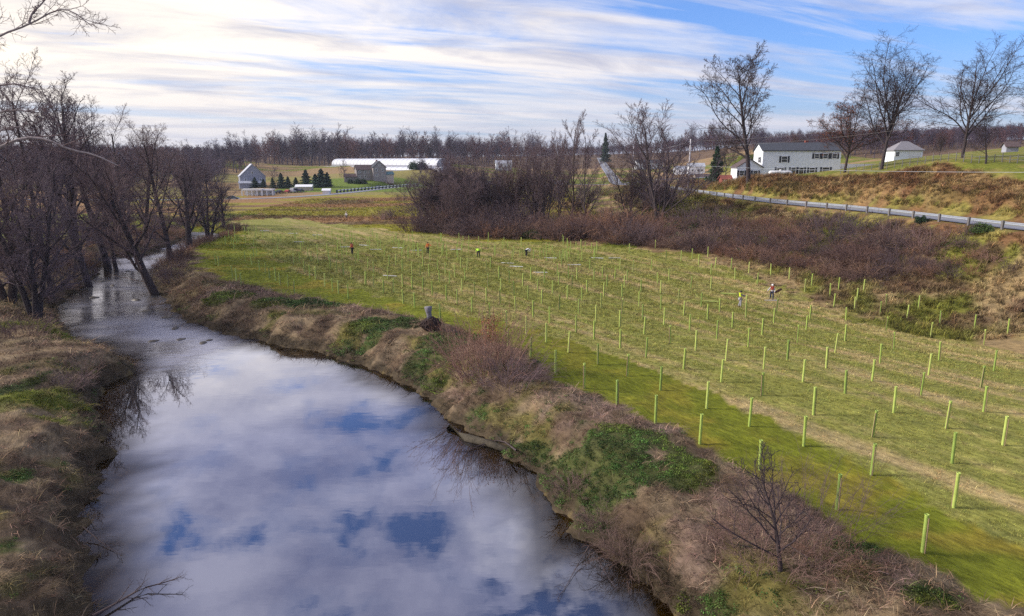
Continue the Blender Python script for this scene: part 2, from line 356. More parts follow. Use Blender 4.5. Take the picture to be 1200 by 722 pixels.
# ------------------------------------------------------------ materials
def new_mat(name):
    m = bpy.data.materials.new(name); m.use_nodes = True
    n = m.node_tree; b = n.nodes['Principled BSDF']; return m, n, b
def mat(name, col, rough=.8, var=.25, scale=4.0, metal=0, spec=.3, bump=0, island=False):
    m, n, b = new_mat(name)
    g = NN(n, 'ShaderNodeNewGeometry') if False else NN(n, 'ShaderNodeTexCoord')
    f = noise(n, g.outputs['Object'], scale, 5, .6)
    fr = ramp(n, f, [(.3, 1 - var), (.7, 1 + var)])
    c = mixc(n, 1.0, tuple(col), fr, 'MULTIPLY')
    oi = NN(n, 'ShaderNodeObjectInfo')
    c = mixc(n, 1.0, c, ramp(n, oi.outputs['Random'], [(0, 1 - var * .5), (1, 1 + var * .5)]), 'MULTIPLY')
    n.links.new(c, b.inputs['Base Color'])
    b.inputs['Roughness'].default_value = rough; b.inputs['Metallic'].default_value = metal
    b.inputs['Specular IOR Level'].default_value = spec
    if bump:
        bp = NN(n, 'ShaderNodeBump'); bp.inputs['Strength'].default_value = bump; bp.inputs['Distance'].default_value = .05
        n.links.new(noise(n, g.outputs['Object'], scale * 4, 6, .6), bp.inputs['Height']); n.links.new(bp.outputs[0], b.inputs['Normal'])
    return m

m_ground, n, b = new_mat('ground_cover')
at_ = NN(n, 'ShaderNodeAttribute', attribute_name='Cover')
geo = NN(n, 'ShaderNodeNewGeometry')
dirv = mapping(n, geo.outputs['Position'], (1, 1, 1), (0, 0, -math.atan2(-34.5, 23.5)))
fine = noise(n, mapping(n, dirv, (.5, 1.2, 1)), 3.2, 9, .68)
mid = noise(n, geo.outputs['Position'], .7, 6, .6)
k1 = ramp(n, fine, [(.25, .42), (.5, .95), (.75, 1.6)])
k2 = ramp(n, mid, [(.3, (.78, .80, .86)), (.7, (1.24, 1.2, 1.1))])
c = mixc(n, 1.0, at_.outputs['Color'], k1, 'MULTIPLY'); c = mixc(n, 1.0, c, k2, 'MULTIPLY')
n.links.new(c, b.inputs['Base Color']); b.inputs['Roughness'].default_value = .95; b.inputs['Specular IOR Level'].default_value = .1
bp = NN(n, 'ShaderNodeBump'); bp.inputs['Strength'].default_value = .9; bp.inputs['Distance'].default_value = .10
n.links.new(fine, bp.inputs['Height']); n.links.new(bp.outputs[0], b.inputs['Normal'])

def inst_mat(name, rough=.9, gain=1.0, tint=(1, 1, 1), trans=0.0, spread=.35):
    m, n, b = new_mat(name)
    a = NN(n, 'ShaderNodeAttribute', attribute_name='pcol'); a.attribute_type = 'INSTANCER'
    g = NN(n, 'ShaderNodeNewGeometry')
    r = ramp(n, g.outputs['Random Per Island'], [(0, 1 - spread), (1, 1 + spread)])
    c = mixc(n, 1.0, a.outputs['Color'], r, 'MULTIPLY')
    c = mixc(n, 1.0, c, tuple(gain * v for v in tint), 'MULTIPLY')
    n.links.new(c, b.inputs['Base Color']); b.inputs['Roughness'].default_value = rough; b.inputs['Specular IOR Level'].default_value = .15
    return m
m_tuft = inst_mat('grass_blades', gain=1.15); m_stem = inst_mat('dry_stems', gain=1.2, spread=.75); m_leaf = inst_mat('leafy_cover', rough=.6, gain=1.0, spread=.45)

def bark_mat(name, col, var=.25, ov=1.0):
    m, n, b = new_mat(name)
    g = NN(n, 'ShaderNodeTexCoord')
    f = noise(n, mapping(n, g.outputs['Object'], (5, 5, .9)), 1.6, 6, .65)
    c = mixc(n, 1.0, tuple(col), ramp(n, f, [(.3, 1 - var), (.7, 1 + var)]), 'MULTIPLY')
    oi = NN(n, 'ShaderNodeObjectInfo')
    c = mixc(n, 1.0, c, ramp(n, oi.outputs['Random'], [(0, (1 - .15 * ov, 1 - .15 * ov, 1 - .10 * ov)), (.5, (1, .95, .95)), (.75, (1 + .1 * ov, 1, 1 - .1 * ov)), (1, (1 + .22 * ov, 1 + .14 * ov, 1 + .08 * ov))]), 'MULTIPLY')
    n.links.new(c, b.inputs['Base Color']); b.inputs['Roughness'].default_value = .9; b.inputs['Specular IOR Level'].default_value = .15
    return m
m_bark = bark_mat('grey_brown_bark', (.085, .066, .066)); m_twig = bark_mat('bare_twigs', (.145, .108, .120)); m_dbark = bark_mat('dark_wet_bark', (.055, .044, .046)); m_dtwig = bark_mat('dark_twigs', (.062, .047, .050))
m_syc = bark_mat('pale_sycamore_bark', (.30, .27, .27), .3)
m_fbark = bark_mat('woodland_bark', (.085, .070, .098)); m_ftwig = bark_mat('woodland_twigs', (.092, .072, .105))
m_fred = bark_mat('woodland_russet_twigs', (.14, .070, .072))
m_brush = bark_mat('brush_stems', (.145, .104, .104), ov=2.2); m_brush2 = bark_mat('tan_brush_stems', (.24, .16, .12), ov=2.2); m_brush3 = bark_mat('russet_brush_stems', (.175, .108, .088), ov=2.2)
m_mauve = bark_mat('mauve_brush_stems', (.21, .145, .135), ov=2.2)
m_ever = mat('evergreen_needles', (.022, .05, .022), .8, .4, 3.0); m_honey = mat('honeysuckle_leaves', (.05, .085, .02), .6, .5, 2.5)
m_brleaf = mat('brown_oak_leaves', (.24, .085, .045), .8, .4, 2.0)
m_blue_ever = mat('blue_green_needles', (.02, .052, .04), .8, .4, 3.0)
# ------------------------------------------------------------ object helpers
def tag(o, label=None, cat=None, group=None, kind=None):
    if label: o['label'] = label
    if cat: o['category'] = cat
    if group: o['group'] = group
    if kind: o['kind'] = kind
    return o
def link(name, me, parent=None, m=None, loc=(0, 0, 0), rot=(0, 0, 0)):
    o = bpy.data.objects.new(name, me); C.objects.link(o); o.parent = parent; o.location = loc; o.rotation_euler = rot
    if m is not None and me is not None and not me.materials: me.materials.append(m)
    return o
def empty(name, loc=(0, 0, 0), rz=0):
    o = bpy.data.objects.new(name, None); C.objects.link(o); o.location = loc; o.rotation_euler = (0, 0, rz); o.empty_display_size = .3; return o
def children(o): return list(o.children)
def copy_tree(o, parent=None):
    c = o.copy(); C.objects.link(c); c.parent = parent
    for ch in children(o): copy_tree(ch, c)
    return c
def mesh_np(name, V, F, m=None, smooth_=False):
    """V (n,3); F (k,3|4)"""
    me = bpy.data.meshes.new(name); V = np.asarray(V, np.float32); F = np.asarray(F, np.int32)
    me.vertices.add(len(V)); me.vertices.foreach_set('co', V.ravel())
    k = F.shape[1]; me.loops.add(F.size); me.loops.foreach_set('vertex_index', F.ravel())
    me.polygons.add(len(F)); me.polygons.foreach_set('loop_start', np.arange(0, F.size, k, dtype=np.int32))
    me.polygons.foreach_set('loop_total', np.full(len(F), k, np.int32))
    if smooth_: me.polygons.foreach_set('use_smooth', np.ones(len(F), bool))
    me.update(calc_edges=True)
    if m is not None: me.materials.append(m)
    return me
class MB:
    def __init__(s): s.V = []; s.F = []
    def box(s, c, size, rz=0, taper=1.0):
        x, y, z = [q / 2 for q in size]; b = len(s.V); cr, sr = math.cos(rz), math.sin(rz)
        for dz in (-z, z):
            k = taper if dz > 0 else 1
            for dx, dy in ((-x, -y), (x, -y), (x, y), (-x, y)):
                s.V.append((c[0] + (dx * cr - dy * sr) * k, c[1] + (dx * sr + dy * cr) * k, c[2] + dz))
        s.F += [[b + q for q in f] for f in ((0, 3, 2, 1), (4, 5, 6, 7), (0, 1, 5, 4), (1, 2, 6, 5), (2, 3, 7, 6), (3, 0, 4, 7))]
        return s
    def quad(s, a, b, c, d):
        k = len(s.V); s.V += [tuple(a), tuple(b), tuple(c), tuple(d)]; s.F.append([k, k + 1, k + 2, k + 3]); return s
    def tri(s, a, b, c):
        k = len(s.V); s.V += [tuple(a), tuple(b), tuple(c)]; s.F.append([k, k + 1, k + 2]); return s
    def tube(s, pts, rad, n=8, cap=True):
        pts = [Vector(p) for p in pts]; rad = rad if hasattr(rad, '__len__') else [rad] * len(pts); b = len(s.V)
        for i, p in enumerate(pts):
            d = (pts[min(i + 1, len(pts) - 1)] - pts[max(i - 1, 0)]).normalized()
            u = d.orthogonal().normalized() if abs(d.z) < .9 else Vector((1, 0, 0)).cross(d).normalized()
            w = d.cross(u)
            for k in range(n):
                a = 2 * math.pi * k / n; s.V.append(tuple(p + (u * math.cos(a) + w * math.sin(a)) * rad[i]))
        for i in range(len(pts) - 1):
            for k in range(n):
                k2 = (k + 1) % n; s.F.append([b + i * n + k, b + i * n + k2, b + (i + 1) * n + k2, b + (i + 1) * n + k])
        if cap:
            s.F.append([b + k for k in range(n)][::-1]); s.F.append([b + (len(pts) - 1) * n + k for k in range(n)])
        return s
    def lathe(s, prof, n=12, c=(0, 0, 0)):
        b = len(s.V)
        for r, z in prof:
            for k in range(n):
                a = 2 * math.pi * k / n; s.V.append((c[0] + r * math.cos(a), c[1] + r * math.sin(a), c[2] + z))
        for i in range(len(prof) - 1):
            for k in range(n):
                k2 = (k + 1) % n; s.F.append([b + i * n + k, b + i * n + k2, b + (i + 1) * n + k2, b + (i + 1) * n + k])
        return s
    def build(s, name, m, parent=None, smooth_=False, bevel=0):
        me = bpy.data.meshes.new(name); me.from_pydata(s.V, [], s.F); me.update()
        if smooth_: me.polygons.foreach_set('use_smooth', np.ones(len(me.polygons), bool))
        me.materials.append(m)
        o = link(name, me, parent)
        if bevel:
            bv = o.modifiers.new('b', 'BEVEL'); bv.width = bevel; bv.segments = 2
        return o

# ------------------------------------------------------------ woody plants
HT = {}; SCL = {}
class Wood:
    """collects tapering branches; level <= 1 goes to the trunk mesh, the rest to the crown mesh"""
    def __init__(s, seed): s.r = random.Random(seed); s.paths = {}; s.ends = []
    def add(s, part, P, Rd, sides):
        s.paths.setdefault((part, len(P), sides), []).append((P, Rd))
    def branch(s, p, d, L, r, lvl, spec):
        """spec[lvl] = dict(n, seg, sides, wob, up, kids=(count), ang, start, lf, rf)"""
        q = spec[lvl]; R_ = s.r; seg = q['seg']; P = [tuple(p)]; Rd = [r]; D = [tuple(d)]
        px, py, pz = p; dx, dy, dz = d; st = L / seg; wob = q['wob']; up = q['up']; tip = q.get('tip', .25)
        for i in range(seg):
            dx += R_.gauss(0, wob); dy += R_.gauss(0, wob); dz += R_.gauss(0, wob) + up
            l = math.sqrt(dx * dx + dy * dy + dz * dz) or 1; dx /= l; dy /= l; dz /= l
            px += dx * st; py += dy * st; pz += dz * st
            P.append((px, py, pz)); Rd.append(r * (1 - (1 - tip) * (i + 1) / seg)); D.append((dx, dy, dz))
        s.add('trunk' if lvl <= q.get('tl', 0) else 'crown', P, Rd, q['sides'])
        s.kids(P, D, Rd, L, lvl, spec)
        return P
    def kids(s, P, D, Rd, L, lvl, spec):
        q = spec[lvl]; R_ = s.r; seg = len(P) - 1
        if lvl + 1 >= len(spec): s.ends.append(P[-1]); return
        k = spec[lvl + 1]; n = q['kids'] if isinstance(q['kids'], int) else R_.randint(*q['kids'])
        az = R_.random() * 6.28
        for j in range(n):
            t = q['start'] + (1 - q['start']) * ((j + R_.random() * .8) / n)
            f = min(t * seg, seg - .001); i = int(f); f -= i
            a, b = P[i], P[i + 1]; pt = (a[0] + (b[0] - a[0]) * f, a[1] + (b[1] - a[1]) * f, a[2] + (b[2] - a[2]) * f)
            dv = Vector(D[min(i + 1, seg)]); az += 2.4 + R_.uniform(-.5, .5)
            o = dv.orthogonal().normalized(); o.rotate(Matrix.Rotation(az, 3, dv))
            an = R(R_.uniform(*q['ang'])) * (1.0 - .35 * t if lvl == 0 else 1)
            nd = dv * math.cos(an) + o * math.sin(an)
            env = q.get('env', lambda t: 1 - .55 * t)(t)
            ll = L * q['lf'] * env * R_.uniform(.75, 1.25)
            rr = max(min(Rd[i] * q['rf'], Rd[i] * .85), k.get('rmin', .006))
            s.branch(pt, tuple(nd), ll, rr, lvl + 1, spec)
    def mesh(s, part, name, m):
        Vs = []; Fs = []; off = 0
        for (pt, n, sides), L in s.paths.items():
            if pt != part: continue
            P = np.array([a for a, _ in L]); Rr = np.array([b for _, b in L])       # (k,n,3) (k,n)
            D = np.empty_like(P); D[:, 1:-1] = P[:, 2:] - P[:, :-2]; D[:, 0] = P[:, 1] - P[:, 0]; D[:, -1] = P[:, -1] - P[:, -2]
            D /= np.linalg.norm(D, axis=2, keepdims=True) + 1e-9
            ref = np.tile(np.array([.31, .95, .05]), (len(L), n, 1))
            par = np.abs((D * ref).sum(2)) > .93; ref[par] = (.9, -.3, .3)
            U = np.cross(D, ref); U /= np.linalg.norm(U, axis=2, keepdims=True) + 1e-9; Wv = np.cross(D, U)
            A = np.arange(sides) * 2 * np.pi / sides
            ring = P[:, :, None, :] + (U[:, :, None, :] * np.cos(A)[None, None, :, None] + Wv[:, :, None, :] * np.sin(A)[None, None, :, None]) * Rr[:, :, None, None]
            k = len(L); V = ring.reshape(-1, 3)
            idx = np.arange(k * n * sides).reshape(k, n, sides)
            a = idx[:, :-1, :]; b_ = np.roll(a, -1, 2); c = idx[:, 1:, :]; d = np.roll(c, -1, 2)
            F = np.stack([a, b_, d, c], -1).reshape(-1, 4)
            Vs.append(V); Fs.append(F + off); off += len(V)
        if not Vs: return None
        return mesh_np(name, np.vstack(Vs), np.vstack(Fs), m, smooth_=True)

def lv(seg, sides, wob, up, kids=0, ang=(30, 50), start=.3, lf=.6, rf=.6, **k):
    return dict(seg=seg, sides=sides, wob=wob, up=up, kids=kids, ang=ang, start=start, lf=lf, rf=rf, **k)
def spec_oak(h, tw=5, spread=1.0, fine=1.0):
    return [lv(8, 9, .05, .02, kids=(16, 18), ang=(38, 66), start=.22, lf=.50 * spread, rf=.46, tip=.22, env=lambda t: 1.15 * math.sin(math.pi * (t * .8 + .1))),
            lv(7, 5, .10, .04, kids=(9, 11), ang=(28, 58), start=.18, lf=.48, rf=.5, tip=.22, tl=1),
            lv(5, 4, .14, .04, kids=(7, 9), ang=(28, 58), start=.15, lf=.48, rf=.55, rmin=.035, tip=.4),
            lv(3, 3, .16, .03, kids=tw, ang=(25, 60), start=.1, lf=.55, rf=.6, rmin=.032 * fine, tip=.6),
            lv(2, 3, .15, .02, rmin=.024 * fine, tip=.5)]
def spec_wide(spread=1.0, fine=1.0, up=.045):
    return [lv(6, 10, .03, .01, kids=(10, 11), ang=(12, 56), start=.46, lf=1.40 * spread, rf=.66, tip=.60, env=lambda t: 1.0),
            lv(9, 6, .09, up, kids=(13, 15), ang=(25, 58), start=.16, lf=.38, rf=.52, tip=.20, tl=1, env=lambda t: 1.1 - .55 * t),
            lv(5, 4, .14, .03, kids=(8, 9), ang=(25, 60), start=.12, lf=.48, rf=.55, rmin=.035, tip=.4),
            lv(3, 3, .16, .02, kids=6, ang=(25, 62), start=.1, lf=.58, rf=.6, rmin=.032 * fine, tip=.6),
            lv(2, 3, .15, .01, rmin=.024 * fine, tip=.5)]
def spec_vase(h, spread=1.0):
    return [lv(7, 8, .07, .03, kids=(10, 12), ang=(22, 42), start=.06, lf=.72 * spread, rf=.62, tip=.25, env=lambda t: 1.1 - .6 * t),
            lv(7, 5, .07, .06, kids=(9, 10), ang=(20, 40), start=.2, lf=.42, rf=.5, tl=1, tip=.25),
            lv(5, 4, .10, .06, kids=(7, 9), ang=(20, 45), start=.12, lf=.52, rf=.55, rmin=.03, tip=.4),
            lv(3, 3, .12, .05, kids=5, ang=(20, 48), start=.12, lf=.58, rf=.6, rmin=.022, tip=.6),
            lv(2, 3, .12, .03, rmin=.017, tip=.5)]
def spec_forest():
    return [lv(6, 5, .05, .02, kids=(13, 15), ang=(28, 66), start=.12, lf=.40, rf=.42, tip=.25, env=lambda t: 1.1 - .62 * t),
            lv(4, 3, .12, .06, kids=8, ang=(25, 55), start=.15, lf=.5, rf=.6, rmin=.07, tip=.4, tl=-1),
            lv(3, 3, .14, .04, kids=6, ang=(25, 60), start=.1, lf=.6, rf=.7, rmin=.055, tip=.6),
            lv(2, 3, .12, .03, rmin=.045, tip=.6)]
def wood_tree(name, label, cat, group, loc, rz, h, spec, seed, mt, mc, r0=None, lean=(0, 0, 1), limbs=None, scale=1.0, stems=1, sp=.0):
    w = Wood(seed)
    for i in range(stems):
        a = i * 6.283 / max(stems, 1) + seed
        d = Vector(lean) + Vector((math.cos(a) * sp, math.sin(a) * sp, 0)) * (1 if stems > 1 else 0)
        d.normalize(); o = (math.cos(a) * .25 * (stems > 1), math.sin(a) * .25 * (stems > 1), -.4)
        w.branch(o, tuple(d), h * (1 if i == 0 else w.r.uniform(.7, .95)), (r0 or h * .018) * (1 if stems == 1 else .75), 0, spec)
    zm = max(p_[2] for L_ in w.paths.values() for P_, _ in L_ for p_ in P_)
    e = empty(name, loc, rz); tag(e, label, cat, group); e.scale = (h / zm,) * 3
    a = w.mesh('trunk', 'trunk', mt); b_ = w.mesh('crown', 'crown', mc)
    if a: link('trunk', a, e)
    if b_: link('crown', b_, e)
    HT[e.name] = h * 1.0; SCL[e.name] = h / zm
    return e, w
def place(proto, loc, rz, s, label=None, group=None, sz=None):
    c = copy_tree(proto); c.location = loc; c.rotation_euler = (0, 0, rz); c.scale = (s, s, sz or s)
    if label: c['label'] = label
    if group: c['group'] = group
    return c

# shrubs: many arching stems from one base
def shrub_wood(seed, h, n, spread=1.0, droop=-.04, twigs=5, fine=1.0):
    w = Wood(seed); r = w.r
    sp_ = [lv(6, 3, .10, droop, kids=twigs, ang=(20, 55), start=.25, lf=.42, rf=.65, tip=.4),
           lv(4, 3, .14, droop * .6, kids=4, ang=(20, 55), start=.15, lf=.45, rf=.7, rmin=.007 * fine, tip=.5),
           lv(2, 3, .14, 0, rmin=.006 * fine, tip=.5)]
    for i in range(n):
        a = r.random() * 6.283; q = r.random() ** .6; sx = q * h * .45 * spread
        tilt = R(r.uniform(5, 62) * (0.4 + .6 * q))
        d = (math.cos(a) * math.sin(tilt), math.sin(a) * math.sin(tilt), math.cos(tilt))
        w.branch((math.cos(a) * sx, math.sin(a) * sx, -.15), d, h * r.uniform(.65, 1.15), .018 * fine * r.uniform(.7, 1.5), 0, sp_)
    return w
def shrub_mesh(seed, h, n, m, **k):
    w = shrub_wood(seed, h, n, **k)
    for key in list(w.paths):
        if key[0] == 'trunk': w.paths.setdefault(('crown',) + key[1:], []).extend(w.paths.pop(key))
    return w.mesh('crown', 'shrub', m)
def leaf_cloud(name, seed, n, fn, size, m, flat=.4):
    """n small leaf quads at points fn(rng) -> (x,y,z)"""
    r = np.random.default_rng(seed); P = np.array([fn(r) for _ in range(n)])
    a = r.normal(size=(n, 3)); a[:, 2] *= flat; a /= np.linalg.norm(a, axis=1, keepdims=True)
    b_ = np.cross(a, r.normal(size=(n, 3))); b_ /= np.linalg.norm(b_, axis=1, keepdims=True)
    s = size * r.uniform(.6, 1.4, (n, 1)); 
    V = np.stack([P - a * s, P - b_ * s * .5, P + a * s, P + b_ * s * .5], 1).reshape(-1, 3)
    F = np.arange(n * 4).reshape(-1, 4)
    return mesh_np(name, V, F, m)

# ------------------------------------------------------------ ground
def axis(parts):
    r = []
    for a, b, s in parts: r += list(np.arange(a, b, s))
    return r
ex = lambda a, n, g: [a + 10 * (g ** i - 1) / (g - 1) for i in range(1, n)]
xs = sorted(set([round(v, 3) for v in axis([(-70, -30, .55), (-30, 30, .33), (30, 64, .45), (64, 110, 1.0), (110, 260, 3.0), (-130, -70, 1.5), (-260, -130, 4)])] + [260 + v - 260 for v in ex(260, 22, 1.25)] + [-v for v in ex(260, 22, 1.25)]))
ys = sorted(set([round(v, 3) for v in axis([(-60, 8, 4), (8, 60, .33), (60, 110, .5), (110, 170, .8), (170, 300, 1.8), (300, 700, 4)])] + ex(700, 20, 1.28) + [-60 - v for v in ex(0, 20, 1.4)]))
xs = np.array(xs); ys = np.array(ys); GX, GY = np.meshgrid(xs, ys); gx, gy = GX.ravel(), GY.ravel()
gz = height(gx, gy)
nx, ny = len(xs), len(ys); idx = np.arange(nx * ny).reshape(ny, nx)
F = np.stack([idx[:-1, :-1], idx[:-1, 1:], idx[1:, 1:], idx[1:, :-1]], -1).reshape(-1, 4)
me = mesh_np('ground', np.stack([gx, gy, gz], 1), F, m_ground, smooth_=True)
cv = cover(gx, gy)
ca = me.color_attributes.new('Cover', 'FLOAT_COLOR', 'POINT')
ca.data.foreach_set('color', np.hstack([cv['col'], np.ones((len(gx), 1))]).astype(np.float32).ravel())
ground_o = link('ground', me); tag(ground_o, 'gently rolling ground of mown field, rough river bank and farm hills', kind='structure')

# water
m_water, n, b = new_mat('river_water')
wat = NN(n, 'ShaderNodeAttribute', attribute_name='riffle'); geo = NN(n, 'ShaderNodeNewGeometry')
depth = NN(n, 'ShaderNodeAttribute', attribute_name='depth')
rip = noise(n, mapping(n, geo.outputs['Position'], (.7, 1.9, 1), (0, 0, R(-20))), .85, 3, .5, .5)
calm = noise(n, mapping(n, geo.outputs['Position'], (.9, 2.2, 1)), 1.1, 3, .45)
hh = mth(n, 'ADD', mth(n, 'MULTIPLY', rip, mth(n, 'MULTIPLY', wat.outputs['Fac'], .10)), mth(n, 'MULTIPLY', calm, .0010))
bp = NN(n, 'ShaderNodeBump'); bp.inputs['Strength'].default_value = 1; bp.inputs['Distance'].default_value = 1.0
n.links.new(hh, bp.inputs['Height'])
gl = NN(n, 'ShaderNodeBsdfGlossy'); gl.inputs['Roughness'].default_value = .015; gl.inputs['Color'].default_value = (.90, .92, 1.0, 1)
tr = NN(n, 'ShaderNodeBsdfTransparent'); tr.inputs[0].default_value = (.62, .52, .30, 1)
df = NN(n, 'ShaderNodeBsdfDiffuse'); n.links.new(mixc(n, wat.outputs['Fac'], (.045, .045, .05), (.26, .25, .28)), df.inputs[0])
n.links.new(bp.outputs[0], gl.inputs['Normal']); n.links.new(mth(n, 'MULTIPLY_ADD', wat.outputs['Fac'], .34, .015), gl.inputs['Roughness'])
under = NN(n, 'ShaderNodeMixShader'); n.links.new(depth.outputs['Fac'], under.inputs[0]); n.links.new(tr.outputs[0], under.inputs[1]); n.links.new(df.outputs[0], under.inputs[2])
fr = NN(n, 'ShaderNodeFresnel'); fr.inputs[0].default_value = 1.6; n.links.new(bp.outputs[0], fr.inputs['Normal'])
ff = mth(n, 'ADD', mth(n, 'MULTIPLY', mth(n, 'POWER', fr.outputs[0], .5), 1.1), mth(n, 'MULTIPLY_ADD', depth.outputs['Fac'], .46, -.32), clamp=True)
mx = NN(n, 'ShaderNodeMixShader'); n.links.new(mth(n, 'MULTIPLY', ff, mth(n, 'MULTIPLY_ADD', wat.outputs['Fac'], -.35, 1.0)), mx.inputs[0]); n.links.new(under.outputs[0], mx.inputs[1]); n.links.new(gl.outputs[0], mx.inputs[2])
out = n.nodes['Material Output']; n.links.new(mx.outputs[0], out.inputs['Surface'])
wxs = np.arange(-110, 30, 1.0); wys = np.concatenate([np.arange(-90, 10, 6), np.arange(10, 250, 1.0)])
AX, AY = np.meshgrid(wxs, wys); ax, ay = AX.ravel(), AY.ravel()
dd = river_d(ax, ay)
keep = dd < 4.5
idx = np.arange(len(ax)).reshape(AX.shape)
F = np.stack([idx[:-1, :-1], idx[:-1, 1:], idx[1:, 1:], idx[1:, :-1]], -1).reshape(-1, 4)
F = F[keep[F].all(1)]
used = np.unique(F); rem = np.zeros(len(ax), int); rem[used] = np.arange(len(used))
me = mesh_np('river_water', np.stack([ax, ay, np.full(len(ax), WZ)], 1)[used], rem[F], m_water)
# the riffle: everything upstream of the line across the river head of the pool
ra = np.array(at_z(112, 462, WZ)[:2]); rb = np.array(at_z(300, 404, WZ)[:2]); tdir = rb - ra; nrm = np.array([-tdir[1], tdir[0]]); nrm /= np.linalg.norm(nrm)
if nrm[1] < 0: nrm = -nrm
sd = (ax - ra[0]) * nrm[0] + (ay - ra[1]) * nrm[1] + (vnoise(ax * .4, ay * .4, 7) - .5) * 3
rf_ = smooth(-2.0, 3.0, sd) * (.35 + .65 * smooth(.35, .65, fbm(ax * .13, ay * .13, 171, 3)))
dp = smooth(.5, 3.4, -dd + (vnoise(ax * .3, ay * .3, 8) - .5) * 1.5)
for nm, v in (('riffle', rf_), ('depth', dp)):
    a = me.attributes.new(nm, 'FLOAT', 'POINT'); a.data.foreach_set('value', v[used].astype(np.float32))
tag(link('river_water', me), 'calm river water mirroring the clouds', kind='structure')

# roads
def ribbon(P, w, lift, off=0.0, i0=0, i1=None, bank=0):
    P = [np.array(p, float) for p in P][i0:i1]; V = []; F = []
    for i, p in enumerate(P):
        t = P[min(i + 1, len(P) - 1)] - P[max(i - 1, 0)]; nn = np.array([-t[1], t[0]]); nn /= np.linalg.norm(nn)
        for s in (-1, 1):
            V.append((p[0] + nn[0] * (off + s * w / 2), p[1] + nn[1] * (off + s * w / 2), p[2] + lift))
        if i: k = 2 * i; F.append([k - 2, k - 1, k + 1, k])
    return V, F
def rib_obj(name, rb, m, parent=None):
    me = bpy.data.meshes.new(name); me.from_pydata(rb[0], [], rb[1]); me.materials.append(m); return link(name, me, parent)
m_asph = mat('worn_asphalt', (.23, .24, .28), .8, .15, 1.5, bump=.1); m_line = mat('road_paint', (.62, .55, .25), .7, .1); m_lw = mat('white_road_paint', (.7, .7, .7), .7, .1)
fineP = [tuple(p) for p in chaikin(ROAD_MAIN, 1)]
tag(rib_obj('road', ribbon(fineP, 6.6, 0), m_asph), kind='structure')['label'] = 'grey country road running past the field and up the far hill'
cl = rib_obj('road_marking', ribbon(fineP, .14, .006, -.12), m_line); tag(cl, 'yellow centre line of the country road', kind='structure')
el = rib_obj('road_marking', ribbon(fineP, .12, .006, 3.0), m_lw); tag(el, 'white edge line of the country road', kind='structure')
el = rib_obj('road_marking', ribbon(fineP, .12, .006, -3.0), m_lw); tag(el, 'white edge line of the country road on its field side', kind='structure')
tag(rib_obj('farm_road', ribbon([tuple(p) for p in chaikin(ROAD_FARM, 1)], 5.6, -.02), m_asph), 'pale farm road crossing the valley floor', kind='structure')
rnd = random.Random(4)
# ------------------------------------------------------------ trees beyond the road
def gz_at(x, y, s=0.0): return Vector((x, y, H1(x, y) - s))
def stand(px, py_top, t):                    # place at column px, depth t; height so that the top comes to row py_top
    p = spot(px, t); d = ray(px, py_top); h = CH + d[2] * (p.y / d[1]) - p.z
    return p, h
p, h = stand(877, 55, 158)
oak_a, _ = wood_tree('bare_tree', 'tall bare tree with an airy oval crown standing in front of the white house', 'tree', 'bare lawn trees by the white house', p, .5, h, spec_oak(h, 6, 1.0, 1.3), 12, m_dbark, m_dtwig, r0=.62)
p, h = stand(1033, 45, 125)
oak_b, _ = wood_tree('bare_tree', 'huge bare spreading tree on the crest with its thick trunk beside the small white garage', 'tree', 'bare lawn trees by the white house', p, 1.0, h, spec_wide(1.0, 1.2), 23, m_dbark, m_dtwig, r0=.62)
p, h = stand(990, 96, 134)
oak_c, wl = wood_tree('oak_tree', 'broad round oak still holding brown leaves at the end of the white house', 'tree', 'bare lawn trees by the white house', p, 2.0, h, [dict(spec_wide(1.05)[0], ang=(24, 72), start=.40)] + spec_wide(1.05, 1.2, .03)[1:], 38, m_dbark, m_dtwig, r0=.52)
en = [e for e in wl.ends if e[2] > h * .38]; wl.r.shuffle(en)
lm = leaf_cloud('leaves', 3, 8000, lambda r: np.array(en[r.integers(len(en))]) + r.normal(0, .12, 3), .21, m_brleaf, 1)
tag(link('leaves', lm, oak_c), kind='stuff')
p, h = stand(1128, 42, 110)
oak_d, _ = wood_tree('bare_tree', 'forked bare tree with steeply rising limbs alone on the grass crest above the guardrail', 'tree', 'bare lawn trees by the white house', p, .2, h, [dict(spec_wide(1.1)[0], start=.40, ang=(14, 48))] + spec_wide(1.1, 1.1, .06)[1:], 41, m_dbark, m_dtwig, r0=.58)
for o_, sx, sz in ((oak_a, 1.12, 1.04), (oak_b, 1.32, 1.06), (oak_c, 1.55, 1.06), (oak_d, 1.35, 1.06)): o_.scale = (o_.scale[0] * sx, o_.scale[1] * sx, o_.scale[2] * sz)
for px, pt, t, pr, s_, lb in [(1212, 60, 112, oak_d, 1, 'bare tree half cut off by the frame beyond the forked crest tree'), (1155, 128, 104, oak_a, .5, 'slim young bare tree just beyond the forked crest tree'),
                              (935, 150, 205, oak_b, .5, 'bare tree rising behind the roof of the white house'), (1100, 150, 200, oak_b, .5, 'small bare tree behind the white garage'), (850, 150, 215, oak_c, .5, 'small round bare tree behind the low wing of the white house')]:
    p, h = stand(px, pt, t); c = place(pr, p, rnd.random() * 6, 1, lb, 'bare lawn trees by the white house')
    k = h / HT[pr.name] * SCL[pr.name]; c.scale = (k, k, k)
    if pr is oak_c:
        for ch in children(c):
            if ch.name.startswith('leaves'): bpy.data.objects.remove(ch)

